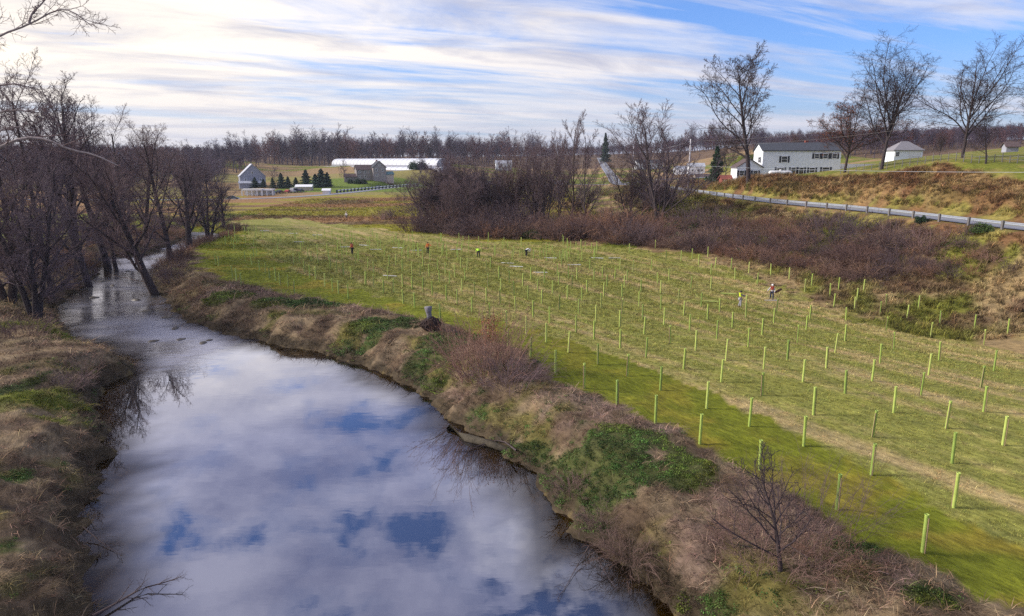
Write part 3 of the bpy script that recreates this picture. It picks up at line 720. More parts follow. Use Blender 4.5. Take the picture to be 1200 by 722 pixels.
# ------------------------------------------------------------ riverside trees
GR = 'bare riverside trees upstream'
def rtree(px, t, top, spec, seed, label, lean=(0, 0, 1), stems=1, sp=.0, r0=None, m=(m_bark, m_twig), grp=GR):
    p, h = stand(px, top, t)
    return wood_tree('riverside_tree', label, 'tree', grp, p, rnd.random(), h, spec, seed, m[0], m[1], r0=r0, lean=lean, stems=stems, sp=sp)[0]
sp_r = lambda h, s=1.0: [lv(8, 8, .042, .01, kids=(12, 14), ang=(30, 68), start=.15, lf=.54 * s, rf=.42, tip=.25, env=lambda t: 1.1 - .55 * t),
        lv(6, 5, .12, .05, kids=(9, 11), ang=(25, 58), start=.16, lf=.50, rf=.5, tip=.3, tl=1),
        lv(5, 4, .14, .04, kids=(7, 8), ang=(25, 58), start=.12, lf=.52, rf=.55, rmin=.022, tip=.4),
        lv(3, 3, .15, .03, kids=5, ang=(25, 58), start=.1, lf=.58, rf=.6, rmin=.015, tip=.6), lv(2, 3, .15, .0, rmin=.013, tip=.6)]
tA = rtree(42, 62, 172, sp_r(15, .8), 51, 'dark many-stemmed bare tree at the water on the near left bank bend', stems=3, sp=.20, r0=.46, m=(m_dbark, m_twig))
tB = rtree(62, 74, 55, sp_r(25, .8), 53, 'tallest slender bare tree rising high over the left bank trees', r0=.40, m=(m_dbark, m_twig))
tE = rtree(183, 79, 168, sp_r(17, 1.1), 57, 'thick bare tree leaning out over the riffle from the right bank', lean=(-.42, -.05, 1), r0=.62, m=(m_dbark, m_twig))
tF = rtree(201, 98, 140, sp_r(20, .9), 59, 'upright bare tree just upstream of the leaning tree', lean=(-.08, 0, 1), r0=.46, m=(m_dbark, m_twig))
more = [(22, 72, 92, tB, 'tall bare tree with fine spreading twigs at the left side of the slender tree'), (92, 90, 88, tF, 'tall bare tree with a rounded top just past the slender tree'), (128, 98, 104, tF, 'bare tree with wide upper crown before the river bend grove'), (152, 112, 120, tB, 'bare tree whose slanting top marks the end of the high left crowns'), (12, 66, 150, tA, 'bare tree at the left frame edge beside the many-stemmed tree'), (105, 84, 102, tF, 'bare tree with a rounded crown between the slender tree and the leaning tree'),
        (138, 96, 112, tB, 'bare tree with a fan of upper branches above the river bend'), (85, 110, 150, tF, 'bare tree behind the slender tree on the left bank'), 
        (170, 120, 142, tF, 'bare tree crown standing out above the grove over the river'), (222, 112, 165, tE, 'low spreading bare tree on the right bank past the leaning tree'), (245, 140, 185, tA, 'low many-stemmed bare tree where the river leaves view'),
        (262, 150, 205, tE, 'short dark tree at the field corner by the river'), (150, 150, 176, tF, 'bare tree at the back of the upstream grove'),
        (232, 175, 190, tF, 'farthest bare tree of the upstream grove')]
for px, t, top, pr, lb in more:
    p, h = stand(px, top, t); k = h / HT[pr.name] * SCL[pr.name]; c = place(pr, p, rnd.random() * 6.28, k, lb, GR); c.scale = (k * 1.1, k * 1.1, k)
# more of the grove: same look, nothing tells them apart
for i in range(4):
    px = rnd.uniform(90, 250); t = rnd.uniform(105, 190); p, h = stand(px, rnd.uniform(176, 196), t)
    if river_d(np.array([p.x]), np.array([p.y]))[0] < 1.5: continue
    pr = rnd.choice([tA, tE, tF]); k = h / HT[pr.name] * SCL[pr.name]; c = place(pr, p, rnd.random() * 6.28, k, 'bare tree lost among the tangled purple grey grove upstream', GR); c.scale = (k * 1.15, k * 1.15, k)

# the sycamore whose limbs reach in from beyond the left edge
w = Wood(77)
base = spot(-70, 27); bx, by, bz = base
spt = [lv(8, 9, .03, .01, kids=(3, 4), ang=(40, 60), start=.6, lf=.3, rf=.4, tip=.45), lv(7, 6, .08, .04, kids=7, ang=(30, 55), start=.2, lf=.40, rf=.42, tl=1), lv(5, 4, .14, .05, kids=7, ang=(30, 60), start=.12, lf=.50, rf=.5, rmin=.014, tip=.35), lv(4, 3, .16, .03, kids=5, ang=(30, 60), start=.12, lf=.55, rf=.6, rmin=.009, tip=.5), lv(2, 3, .15, .0, rmin=.007, tip=.5)]
w.branch((0, 0, -.4), (.06, 0, 1), 19, .45, 0, spt)
def limb(pix, t, r, part='trunk'):
    P = [tuple(at(a, b, t) - np.array([bx, by, bz])) for a, b in pix]
    P = [tuple(q) for q in chaikin(P, 1)]; n = len(P) - 1
    Rd = [r * (1 - .75 * i / n) for i in range(n + 1)]
    D = [tuple((Vector(P[min(i + 1, n)]) - Vector(P[max(i - 1, 0)])).normalized()) for i in range(n + 1)]
    w.add(part, P, Rd, 6)
    L = sum((Vector(P[i + 1]) - Vector(P[i])).length for i in range(n))
    return P, D, Rd, L
for pix, t, r, nk in [([(-75, 110), (-40, 66), (0, 41), (34, 29), (66, 11), (84, 12), (108, 31)], 27, .06, 7), ([(34, 27), (38, 14), (50, 4), (62, -14)], 27, .05, 4), ([(-72, 230), (-40, 196), (0, 172), (28, 161), (55, 163), (83, 176), (111, 181), (138, 194)], 27, .085, 6),
                      ([(-72, 160), (-30, 112), (10, 96), (40, 104)], 28, .06, 9), ([(-72, 180), (-30, 140), (12, 128), (46, 132)], 26, .06, 9), ([(-72, 200), (-30, 160), (15, 150), (40, 146)], 28, .05, 8)]:
    P, D, Rd, L = limb(pix, t, r)
    sub = [dict(spt[1], kids=nk + 5, start=.22, lf=.28)] + spt[2:]
    w.kids(P, D, Rd, L, 0, [dict(sub[0])] + sub[1:])
e = empty('sycamore_tree', base); tag(e, 'pale barked sycamore just beyond the left edge with long limbs reaching across the sky', 'tree')
link('trunk', w.mesh('trunk', 'trunk', m_syc), e); link('crown', w.mesh('crown', 'crown', m_twig), e)

# ------------------------------------------------------------ thicket trees below the road
GT = 'bare trees of the thicket below the road'
def ttree(px, py, t, top, spec, seed, label, **k):
    p, h = stand(px, top, t)
    lean = k.pop('lean', (0, 0, 1))
    return wood_tree('thicket_tree', label, 'tree', GT, p, 0, h, spec, seed, m_bark, k.pop('mc', m_twig), lean=lean, **k)[0]
v1 = ttree(771, 245, 128, 116, spec_vase(20, .85), 61, 'large vase-shaped bare tree standing clear above the brush beside the utility pole', stems=3, sp=.12, r0=.34)
v1.scale = (v1.scale[0] * 1.55, v1.scale[1] * 1.55, v1.scale[2])
v2 = ttree(535, 270, 137, 188, sp_r(11, 1.0), 63, 'dark low tree with twisted black trunks at the corner of the thicket', stems=3, sp=.35, r0=.34)
v3 = ttree(668, 245, 134, 128, spec_vase(19, .62), 67, 'tall thin bare tree with a small pale spreading top', lean=(.02, 0, 1), r0=.24)
for px, t, top, pr, sx, lb in [(688, 132, 140, v3, 1, 'thin bare tree close beside the tall pale-topped one'), (640, 138, 150, v1, .8, 'bare tree with a fine fan crown left of the tall thin tree'), (602, 142, 158, v1, .8, 'bare tree with an even fan of twigs in the middle of the thicket'),
        (572, 145, 172, v2, 1, 'dark twisted tree behind the corner trunks'), (505, 146, 200, v2, 1.2, 'low dark tree at the end of the thicket beside the meadow'), (555, 150, 185, v1, 1, 'grey brown bare tree at the back of the thicket corner'), (624, 150, 165, v3, 1, 'slight bare tree in the shadow of the fan-crowned trees'),
        (736, 136, 175, v2, .9, 'leaning bare tree in front of the hill road'), (752, 140, 172, v3, 1, 'thin bare stem just before the vase-shaped tree'), (806, 150, 190, v2, .8, 'low bare tree by the utility pole'), (655, 160, 158, v1, .8, 'bare tree rising behind the tall thin ones'), (585, 160, 178, v3, 1, 'slender bare tree at the back of the thicket')]:
    p, h = stand(px, top, t); k = h / HT[pr.name] * SCL[pr.name]; c = place(pr, p, rnd.random() * 6.28, k, lb, GT); c.scale = (k * sx, k * sx, k)
for i in range(26):
    px = rnd.uniform(492, 735) if i < 20 else rnd.uniform(735, 800); t = np.interp(px, [490, 800], [147, 132]) + rnd.uniform(-3, 16); top = rnd.uniform(176, 222) if px < 640 else rnd.uniform(190, 224)
    if 694 < px < 735: continue
    pr = rnd.choice([v2, v2, v1]); p, h = stand(px, top, t); k = h / HT[pr.name] * SCL[pr.name]; c = place(pr, p, rnd.random() * 6.28, k, 'low fuzzy grey purple tree ' + ('in front ' if t < 140 else 'midway back ' if t < 148 else 'at the back ') + ('at the meadow end of the thicket' if px < 540 else 'before the farm side of the thicket' if px < 600 else 'under the fan-crowned tree' if px < 650 else 'under the tall thin trees' if px < 735 else 'beside the vase-shaped tree'), GT); sx = 1.5 if pr is v2 else 1.15; c.scale = (k * sx, k * sx, k)

# ------------------------------------------------------------ brush
bm_ = [(shrub_mesh(201, 3.2, 46, m_brush, fine=1.5), 3.2), (shrub_mesh(202, 3.0, 50, m_brush3, droop=-.10, fine=1.5), 3.0), (shrub_mesh(203, 2.6, 60, m_brush2, droop=-.16, spread=1.4, fine=1.5), 2.6), (shrub_mesh(204, 3.4, 40, m_brush, spread=.8, fine=1.5), 3.4), (shrub_mesh(205, 2.4, 60, m_mauve, droop=-.14, spread=1.5, fine=1.2), 2.4)]
def dome(rx, rz, lo=.55):
    def f(r):
        a = r.normal(size=3); a /= np.linalg.norm(a); a[2] = abs(a[2]); q = r.uniform(lo, 1) * (1 + .25 * math.sin(a[0] * 5 + a[1] * 7)); return a * (rx * q, rx * q, rz * q)
    return f
honey = leaf_cloud('shrub', 5, 3800, dome(1.9, 1.7), .13, m_honey, .8)
everg = leaf_cloud('shrub', 6, 4200, dome(1.7, 2.0), .12, m_ever, .8)
def shrub(px, t, i, s, label, group, name='shrub', cat='shrub', dx=0):
    p = spot(px, t); me_ = {'h': honey, 'e': everg}.get(i) or bm_[i][0]
    o = link(name, me_, None, None, (p.x, p.y, p.z - .1), (0, 0, rnd.random() * 6.28)); o.scale = (s * rnd.uniform(.95, 1.3), s * rnd.uniform(.95, 1.3), s * rnd.uniform(.85, 1.1)); tag(o, label, cat, group); return o
LB = {0: 'purple brown leafless shrub in the dense brush between field and road', 1: 'russet leafless shrub in the dense brush between field and road', 2: 'tan drooping bramble in the brush between field and road', 3: 'upright dark leafless shrub in the brush between field and road', 4: 'mauve grey bramble heap in the brush between field and road', 'h': 'green honeysuckle covered shrub in the brush below the guardrail', 'e': 'dark evergreen shrub in the brush below the guardrail'}
SH = {0: 'purple brown shrub', 1: 'russet shrub', 2: 'tan bramble', 3: 'dark upright shrub', 4: 'mauve bramble heap', 'h': 'green leafy shrub', 'e': 'dark green shrub'}
edge = [(478, 272, 0), (520, 275, 0), (570, 279, 0), (620, 280, 0), (680, 283, 0), (720, 286, 0), (760, 290, 0), (800, 295, 0), (850, 302, 0), (900, 312, 0), (950, 322, 0), (1000, 333, 0), (1050, 332, 0), (1100, 330, 0), (1150, 322, 0), (1200, 318, 0)]
EP = [ground(a, b) for a, b, _ in edge]
cum = [0]
for i in range(1, len(EP)): cum.append(cum[-1] + (EP[i] - EP[i - 1]).length)
n_s = 0
for row, (off, n_, hs) in enumerate([(1.5, 62, 1.0), (5, 48, 1.2), (9.5, 42, 1.35), (15, 30, 1.35)]):
    for j in range(n_):
        s = (j + rnd.uniform(.15, .85)) / n_ * cum[-1]
        i = max(k for k in range(len(cum)) if cum[k] <= s); i = min(i, len(EP) - 2); f = (s - cum[i]) / (cum[i + 1] - cum[i])
        q = EP[i].lerp(EP[i + 1], f); tv = (EP[i + 1] - EP[i]).normalized(); nv = Vector((-tv.y, tv.x, 0))
        if nv.y < 0: nv = -nv
        q = q + nv * (off + rnd.uniform(-1.2, 1.6))
        rm_, _z = dline(np.array([q.x]), np.array([q.y]), ROAD_MAIN)
        if rm_[0] < 7.5: continue
        pxx = q.x / (q.y / .9783) * 800 + 600
        if pxx > 1060 and row == 0 and rnd.random() < .65: continue
        r_ = rnd.random()
        if pxx > 780: kind = 'h' if r_ < .17 else 0 if r_ < .5 else 1 if r_ < .72 else 3 if r_ < .88 else 2
        else: kind = ('h' if r_ < .05 else 2 if r_ < .22 else 4 if r_ < .30 else 0 if r_ < .62 else 1 if r_ < .78 else 3)
        o = link('shrub', honey if kind == 'h' else bm_[kind][0], None, None, (q.x, q.y, H1(q.x, q.y) - .15), (0, 0, rnd.random() * 6.28))
        s_ = hs * rnd.uniform(.5, 1.3) * (.62 if kind == 'h' else 1.0) * (.72 if pxx > 850 else 1.15 if pxx < 760 else .9); o.scale = (s_ * rnd.uniform(1, 1.4), s_ * rnd.uniform(1, 1.4), s_)
        zn = 'at the meadow end of the thicket' if pxx < 560 else 'under the tall thin thicket trees' if pxx < 700 else 'under the vase-shaped tree' if pxx < 800 else 'below the white house' if pxx < 920 else 'below the white garage' if pxx < 1060 else 'under the guardrail by the frame edge'
        tag(o, SH[kind] + ' ' + ('beside the field ', 'in the second row ', 'deep in the brush ', 'next to the road bank ')[row] + zn, 'shrub', 'brush between the field and the road'); n_s += 1
for px, t, i, s, lb in [(790, 118, 'h', 1.0, 'rounded dark green bush at the field edge below the vase-shaped tree'), (815, 116, 'h', .8, 'green leafy bush at the foot of the brush near the utility pole'), (1150, 78, 'h', .55, 'low green leafy bush just under the guardrail near the frame edge'), (1080, 88, 'e', .5, 'dark green bush in the brush under the guardrail'), (700, 121, 2, 1.15, 'tan curtain of dead vines hanging over the field edge'), (655, 124, 2, 1.0, 'tan heap of dead vines beside the hanging vine curtain'), (598, 127, 4, 1.1, 'pale heap of arching canes at the field edge'),
                        (940, 88, 1, .62, 'isolated russet bush on the field side of the brush'), (1040, 80, 0, .75, 'dark purple brown bush jutting out over the field edge'), (1010, 83, 3, .7, 'dark twiggy bush behind the first row tubes at the field edge')]:
    shrub(px, t, i, s, lb, 'bushes standing out along the thicket', 'bush')
# bushes on the meadow beyond the field and at far left
for q_, (px, py, i, s) in enumerate([(445, 258, 0, .8), (452, 257, 3, .9), (462, 256, 3, .8), (470, 262, 0, .6), (476, 250, 1, .8), (488, 262, 0, .8), (430, 263, 4, .5), (505, 240, 0, 1), (425, 238, 1, .6), (470, 236, 0, .9)]):
    g = ground(px, py); o = link('shrub', bm_[i][0], None, None, tuple(g), (0, 0, rnd.random() * 6)); o.scale = (s,) * 3
    tag(o, ['first of three leafless bushes close together on the meadow past the field', 'middle of three leafless bushes close together on the meadow', 'last of three leafless bushes close together on the meadow', 'small bush on the bright green field corner', 'russet bush on the tan meadow before the thicket end', 'small bush beside the dark trunks of the thicket end', 'flat tan bramble at the far edge of the planting', 'bush on the meadow near the farm lane fence', 'russet bush below the farm lawn', 'bush below the russet round trees'][q_], 'shrub', 'meadow bushes')
for k in range(30):
    px = rnd.uniform(50, 275); t = rnd.uniform(78, 190); p = spot(px, t)
    d = river_d(np.array([p.x]), np.array([p.y]))[0]
    if d < 1 or d > (5 if px > 150 else 14): continue
    i = rnd.choice([0, 3, 4, 0]); o = link('shrub', bm_[i][0], None, None, (p.x, p.y, p.z - .15), (0, 0, rnd.random() * 6)); s = rnd.uniform(.5, .95); o.scale = (s * 1.3, s * 1.3, s)
    tag(o, 'leafless shrub in the undergrowth of the upstream river banks', 'shrub', 'upstream bank shrubs')

# near bank shrubs
def near_shrub(px, py, h, n, m, seed, label, cat='shrub', name='shrub', **k):
    g = ground(px, py); ww = shrub_wood(seed, h, n, **k)
    for key in list(ww.paths):
        if key[0] == 'trunk': ww.paths.setdefault(('crown',) + key[1:], []).extend(ww.paths.pop(key))
    o = link(name, ww.mesh('crown', name, m), None, None, (g.x, g.y, g.z)); tag(o, label, cat); return o
near_shrub(572, 440, 4.1, 100, m_mauve, 301, 'large purplish leafless bush on the bank edge with dead vines on its top', spread=1.1, fine=1.1, droop=-.02)
near_shrub(598, 446, 2.0, 90, m_mauve, 302, 'low spreading purplish thicket at the foot of the large bank bush', spread=2.0, droop=-.12, fine=.7)
near_shrub(556, 428, 4.3, 34, m_brush3, 303, 'tall reddish thin shoots behind the large bank bush', spread=.7, droop=.02, fine=.7)
near_shrub(740, 650, 1.25, 130, m_brush2, 304, 'tan dome of dead canes overhanging the water edge', spread=1.5, droop=-.22, fine=.45)
near_shrub(708, 612, 1.0, 80, m_brush2, 308, 'brown tangle of dead canes on the low bank above the water', spread=1.6, droop=-.2, fine=.45)
near_shrub(672, 575, 1.1, 60, m_brush, 309, 'dark brown bramble under the ivy patch at the shore', spread=1.4, droop=-.15, fine=.5)
near_shrub(905, 645, 1.7, 130, m_brush, 305, 'tangle of mauve dead stems round the foot of the bare sapling', spread=2.4, droop=-.14, fine=.45)
near_shrub(985, 655, .9, 90, m_mauve, 310, 'dark brush pile beyond the bare sapling', spread=2.6, droop=-.2, fine=.45)
near_shrub(950, 612, 2.5, 70, m_brush, 311, 'thin upright dead stems right behind the bare sapling', spread=1.6, droop=.0, fine=.4)
near_shrub(98, 440, 2.2, 12, m_brush, 306, 'sparse sapling clump on the grassy point of the left bank', spread=.6, droop=.02, fine=.8)
near_shrub(75, 452, 1.5, 60, m_mauve, 307, 'low brown bramble behind the grassy point of the left bank', spread=2, droop=-.1, fine=.7)
near_shrub(205, 330, 2.2, 60, m_brush, 312, 'dead brush on the right bank below the leaning tree', spread=1.6, droop=-.1, fine=1)
near_shrub(228, 345, 1.6, 60, m_brush2, 313, 'grey brown brush heap at the bank corner by the mown strip', spread=1.6, droop=-.15, fine=1)
near_shrub(30, 392, 1.8, 70, m_brush, 314, 'dark brush in front of the many-stemmed bank tree', spread=2.2, droop=-.1, fine=.9)
g = ground(915, 668)
sap, _ = wood_tree('bare_sapling', 'small bare sapling with upswept branches on the near bank', 'sapling', None, g, .4, 4.3, [lv(7, 7, .05, .02, kids=18, ang=(30, 62), start=.20, lf=.60, rf=.5, tip=.25, env=lambda t: 1.1 - .6 * t), lv(5, 4, .10, .06, kids=8, ang=(25, 50), start=.2, lf=.45, rf=.55, rmin=.011, tip=.4), lv(4, 3, .12, .04, kids=5, ang=(25, 50), start=.2, lf=.5, rf=.6, rmin=.010, tip=.5), lv(2, 3, .1, .02, rmin=.008)], 71, m_dbark, m_dtwig, r0=.085)
# dead vine leaves on top of the large bush
sap.scale = (sap.scale[0] * 1.35, sap.scale[1] * 1.35, sap.scale[2])
g = ground(572, 440)
dv_ = leaf_cloud('dead_leaves', 8, 900, lambda r: np.array([r.normal(.2, .45), r.normal(0, .45), 0]) + np.array([0, 0, r.uniform(2.2, 3.9)]), .05, m_brleaf, 1)
o = link('dead_vine', dv_, None, None, tuple(g)); tag(o, 'ragged brown dead vine leaves caught on top of the large bank bush', 'vine')

# ------------------------------------------------------------ woodland on the skyline
fp = []
for i, (mb, mt_) in enumerate([(m_fbark, m_ftwig), (m_fbark, m_ftwig), (m_fbark, m_fred), (m_fbark, m_ftwig)]):
    w_ = Wood(400 + i); sf = spec_forest()
    if i in (1, 3): sf[0] = lv(6, 5, .05, .01, kids=10, ang=(14, 60), start=.42, lf=.62, rf=.5, tip=.5, env=lambda t: 1.0); sf[0]['kids'] = 11
    w_.branch((0, 0, -.5), (0, 0, 1), 18 if i not in (1, 3) else 13.5, .26, 0, sf)
    for key in list(w_.paths):
        if key[0] == 'trunk': continue
    fp.append((w_.mesh('trunk', 'trunk', mb), w_.mesh('crown', 'crown', mt_)))
def far_tree(px, t, top, i, label, group, name='woodland_tree'):
    p, h = stand(px, top, t); h = min(max(h, 9), 30); k = h / 18.0
    tr_ = link(name, fp[i][0], None, None, (p.x, p.y, p.z), (0, 0, rnd.random() * 6.28)); tr_.scale = (k * 1.15, k * 1.15, k)
    cr = link('crown', fp[i][1], tr_); tag(tr_, label, 'tree', group); return tr_
def far_row(x): # depth and skyline row by column
    t = np.interp(x, [-100, 150, 280, 330, 540, 600, 700, 740, 860, 900, 1060, 1300], [330, 400, 430, 555, 545, 600, 680, 640, 600, 430, 380, 400])
    y = np.interp(x, [-100, 0, 100, 250, 290, 330, 400, 470, 540, 600, 660, 700, 740, 800, 840, 880, 940, 1000, 1060, 1100, 1160, 1300], [168, 170, 176, 172, 164, 160, 158, 160, 160, 163, 168, 170, 166, 158, 150, 156, 162, 158, 152, 156, 152, 140])
    return float(t), float(y)
for j in range(235):
    px = -60 + 1330 * (j + rnd.uniform(.1, .9)) / 235; t, y = far_row(px)
    seg = ('left of the barn' if px < 280 else 'behind the long white greenhouses' if px < 540 else 'behind the thicket' if px < 700 else 'behind the hill road and its houses' if px < 870 else 'on the rise behind the white house')
    i = rnd.choice([0, 1, 2, 3]) if px > 280 else rnd.choice([0, 1, 3])
    far_tree(px, t * rnd.uniform(.97, 1.04), y + rnd.uniform(-4, 7) + 13 * (float(vnoise(px / 42.0, 3.3, 17)) - .5), i, ('russet tinged' if i == 2 else 'grey purple') + ' bare woodland tree on the skyline ' + seg.replace('left of the barn', 'beyond the riverside grove'), 'skyline woodland ' + seg)

# ------------------------------------------------------------ evergreens
def conifer_mesh(seed, h, rad, n, m, sz):
    def f(r):
        z = r.uniform(.04, 1) ** 1.15; q = rad * (1 - z) ** .8 * r.uniform(.35, 1) + .05; a = r.uniform(0, 6.283)
        q *= .72 + .38 * math.sin(z * 34 + 2 * a)
        return np.array([q * math.cos(a), q * math.sin(a), z * h])
    return leaf_cloud('crown', seed, n, f, sz, m, .35)
cm = [conifer_mesh(21, 8, 2.3, 2600, m_ever, .28), conifer_mesh(22, 8, 3.0, 2600, m_blue_ever, .30)]
tm = MB().tube([(0, 0, -.3), (0, 0, 7.4)], [.16, .03], 6)
tme = bpy.data.meshes.new('trunk'); tme.from_pydata(tm.V, [], tm.F); tme.materials.append(m_bark)
def conifer(px, t, top, i, label, group=None, sx=1.0):
    p, h = stand(px, top, t); k = h / 8; o = link('conifer_tree', tme, None, None, tuple(p), (0, 0, rnd.random() * 6)); o.scale = (k * sx, k * sx, k); link('crown', cm[i], o); tag(o, label, 'conifer', group); return o
conifer(838, 200, 172, 0, 'dark conifer on the lawn beside the little brick outbuilding')
conifer(709, 620, 156, 0, 'dark conifer beside the top of the hill road', sx=.75)
for px, top, i, s in [(299, 212, 1, 1.6), (309, 214, 1, 1.6), (320, 212, 0, 1.4), (330, 207, 1, 1.3), (338, 211, 1, 1.4), (347, 212, 1, 1.6), (359, 203, 1, 1.4), (370, 208, 1, 1.6), (377, 202, 1, 1.5), (384, 206, 1, 1.3), (388, 214, 0, .6)]:
    conifer(px, 322 + rnd.uniform(-4, 4), top - 4, i, 'dark green evergreen in the clipped row between the barn and the farm lawn' if px < 350 else 'dense blue green spruce at the corner of the farm lawn' if px < 386 else 'narrow dark cypress ending the evergreen row', 'evergreen row at the farm', s)
for px, t, s, lb in [(411, 338, 1.0, 'small round evergreen bush in front of the stone farmhouse shed'), (419, 336, 1.2, 'broad evergreen bush at the farmhouse wing'), (426, 337, 1.1, 'dark evergreen bush under the farmhouse windows')]:
    p = spot(px, t); o = link('evergreen_bush', everg, None, None, tuple(p)); o.scale = (s, s, s); tag(o, lb, 'bush')
p = spot(491, 396)
for dx, lb in ((-3, 'dark russet round tree in front of the white greenhouses'), (2, 'second dark russet round tree touching the first before the greenhouses')):
    o = link('round_tree', everg, None, None, (p.x + dx, p.y, p.z)); o.scale = (1.9, 1.9, 2.2); tag(o, lb, 'tree')
far_tree(404, 345, 189, 0, 'bare tree on the farm lawn left of the stone farmhouse', 'farm trees', 'lawn_tree')
far_tree(323, 330, 200, 0, 'small bare tree beside the grey barn', 'farm trees', 'lawn_tree')
far_tree(526, 380, 175, 1, 'bare tree past the end of the greenhouses', 'farm trees', 'lawn_tree')
far_tree(491, 370, 186, 1, 'bare tree standing before the russet round trees', 'farm trees', 'lawn_tree')
# ------------------------------------------------------------ planting tubes
m_tube, n, b = new_mat('pale_green_tube')
g_ = NN(n, 'ShaderNodeTexCoord'); oi = NN(n, 'ShaderNodeObjectInfo')
c = mixc(n, 1.0, (.36, .47, .10), ramp(n, oi.outputs['Random'], [(0, (.62, .68, .7)), (.5, (1, 1, 1)), (1, (1.35, 1.2, 1.5))]), 'MULTIPLY')
c = mixc(n, 1.0, c, ramp(n, noise(n, mapping(n, g_.outputs['Object'], (3, 3, 1.2)), 2.0, 4), [(.3, .8), (.7, 1.15)]), 'MULTIPLY')
n.links.new(c, b.inputs['Base Color']); b.inputs['Roughness'].default_value = .45; b.inputs['Transmission Weight'].default_value = 0
b.inputs['Subsurface Weight'].default_value = 0
m_stake = mat('wooden_stake', (.28, .20, .12), .85, .2, 8); m_tie = mat('black_tie', (.03, .03, .03), .6, .1)
tb = MB()
tb.lathe([(.066, .0), (.068, .5), (.066, 1.0), (.068, 1.40), (.078, 1.46), (.076, 1.47), (.064, 1.44), (.060, 1.0)], 10)
tme_ = bpy.data.meshes.new('tube'); tme_.from_pydata(tb.V, [], tb.F); tme_.materials.append(m_tube)
for p_ in tme_.polygons: p_.use_smooth = True
sb = MB().box((.085, .01, .62), (.03, .03, 1.45)); sme = bpy.data.meshes.new('stake'); sme.from_pydata(sb.V, [], sb.F); sme.materials.append(m_stake)
tb2 = MB()
for z in (.45, 1.05): tb2.lathe([(.062, z - .012), (.066, z), (.062, z + .012)], 10)
ime = bpy.data.meshes.new('tie'); ime.from_pydata(tb2.V, [], tb2.F); ime.materials.append(m_tie)
TUBES = [(1081,647),(1117.5,595),(980.5,597),(1021,556.7),(941.7,523),(890,551),(820,520.3),(878,499.7),(1115.5,543),(1175,521.7),(1022.5,512),(1108.7,502),(1152.5,482.5),(1047,484),(953,486.3),(768,496),(723,474.7),(828,478.7),(893,463.7),(990,461),(1079,463),(1022,446.7),(1149.5,454),(1088,439.7),(1164.5,435),(1100,422.5),(1031,426),(1047,410),(773.7,457.5),(684.7,455),(735,441),(650.5,437.5),(621.7,418.5),
(1011.7,342.5),(1004,353),(1001.3,363),(1031,368.7),(1038,360),(1038,388),(1062.5,374),(1076,362),(1101,381),(1090.5,396),(1141.7,386),(1152.5,404),(1180.5,392),
(801,369.7),(821.7,360),(829,375),(843,366),(808,387.5),(858,383.7),(874,362),(874,373),(840,397.5),(893,392.5),(906.7,379),(909.7,366),(949,374),(944.7,388),(977,360),(991,376),(934,402.5),(990,400),(876.7,407.5),(815,411),(978.7,413.7),(922.5,421.7),(968,431.7),(850.5,422.5),(894.7,433),(940.8,447.5),(845,448),(801,432.5),
(616.7,392.5),(640,401),(666,413),(700.5,426.7),(675,390),(696,397.5),(726.7,408),(757,419),(785,403),(754.7,391.7),(726,383.7),(698,377.5),(678,368),(655.8,363),(704.7,361),(729,367.5),(753,374),(778,381),(774,363),(749,359),(644,379),(624.7,372),(604,365),(618.7,351),(634.7,356),(664.7,351),(681.7,352.5),(707.5,347.5),(729,348.5),(795,355),
(811,303),(818.7,311),(829.5,301),(838,314),(856.7,315),(833,322),(861,328),(877.5,320),(887.5,333),(903,323),(924.7,327.5),(951,335),(943,342),(982.5,339.7),(972.5,347),(833,339),(809.5,337.5),
(611,289),(612.5,335),(602.5,346),(622,327.5),(638,331.7),(630,342),(647.5,344),(654.7,334),(653,323),(658,311),(662,306),(666,326),(670,338),(676,327.5),(681,291.7),(688,343),(691,316),(696,328),(706,326),(711,336.7),(726.7,316.7),(720.5,327.5),(737.5,296),(741.7,318),(734.7,330),(731.7,336),(763,316.7),(768,291.7),(780.5,305),(784,329),(770.5,333),(751,341.7),(774,344),(798,306),
(408,350),(428,334),(438,337.5),(449.5,344),(461,343),(472.5,356),(486,361),(472,336),(483,339),(495.5,341),(506.7,346.7),(523,352),(536,356.7),(516,376),(553,366),(541,341.7),(556,346.7),(570,354),(586,356),(586.7,341.7),(572,336),(574,375),(593.7,384),(572,398),(595,408),(545,328),
(411.7,327.5),(402.5,322.5),(454.7,326.7),(438,320),(431,315),(416.7,310),(456,311.7),(464,311.7),(471.7,318),(483,322.5),(495.8,313),(491,301.7),(513,316.7),(492.5,323),(503,324),(522,321),(533,325),(540,315),(547.5,316.7),(574.7,315),(584.7,326.7),(596.7,331.7),(515,331),(526.7,333),(570,318),
(277,330),(282.5,336),(272.5,326),(253,311),(256,311.7),(287.5,307),(295,311),(304,318),(311,321),(316,326.7),(323,329),(328,334),(337.5,336.7),(345,345),(357,320),(363,326),(369.7,328),(380.5,336),(389.7,341.7),(396.7,344),(373,310),(387,316),(394.5,320),(429,334),(344,310)]
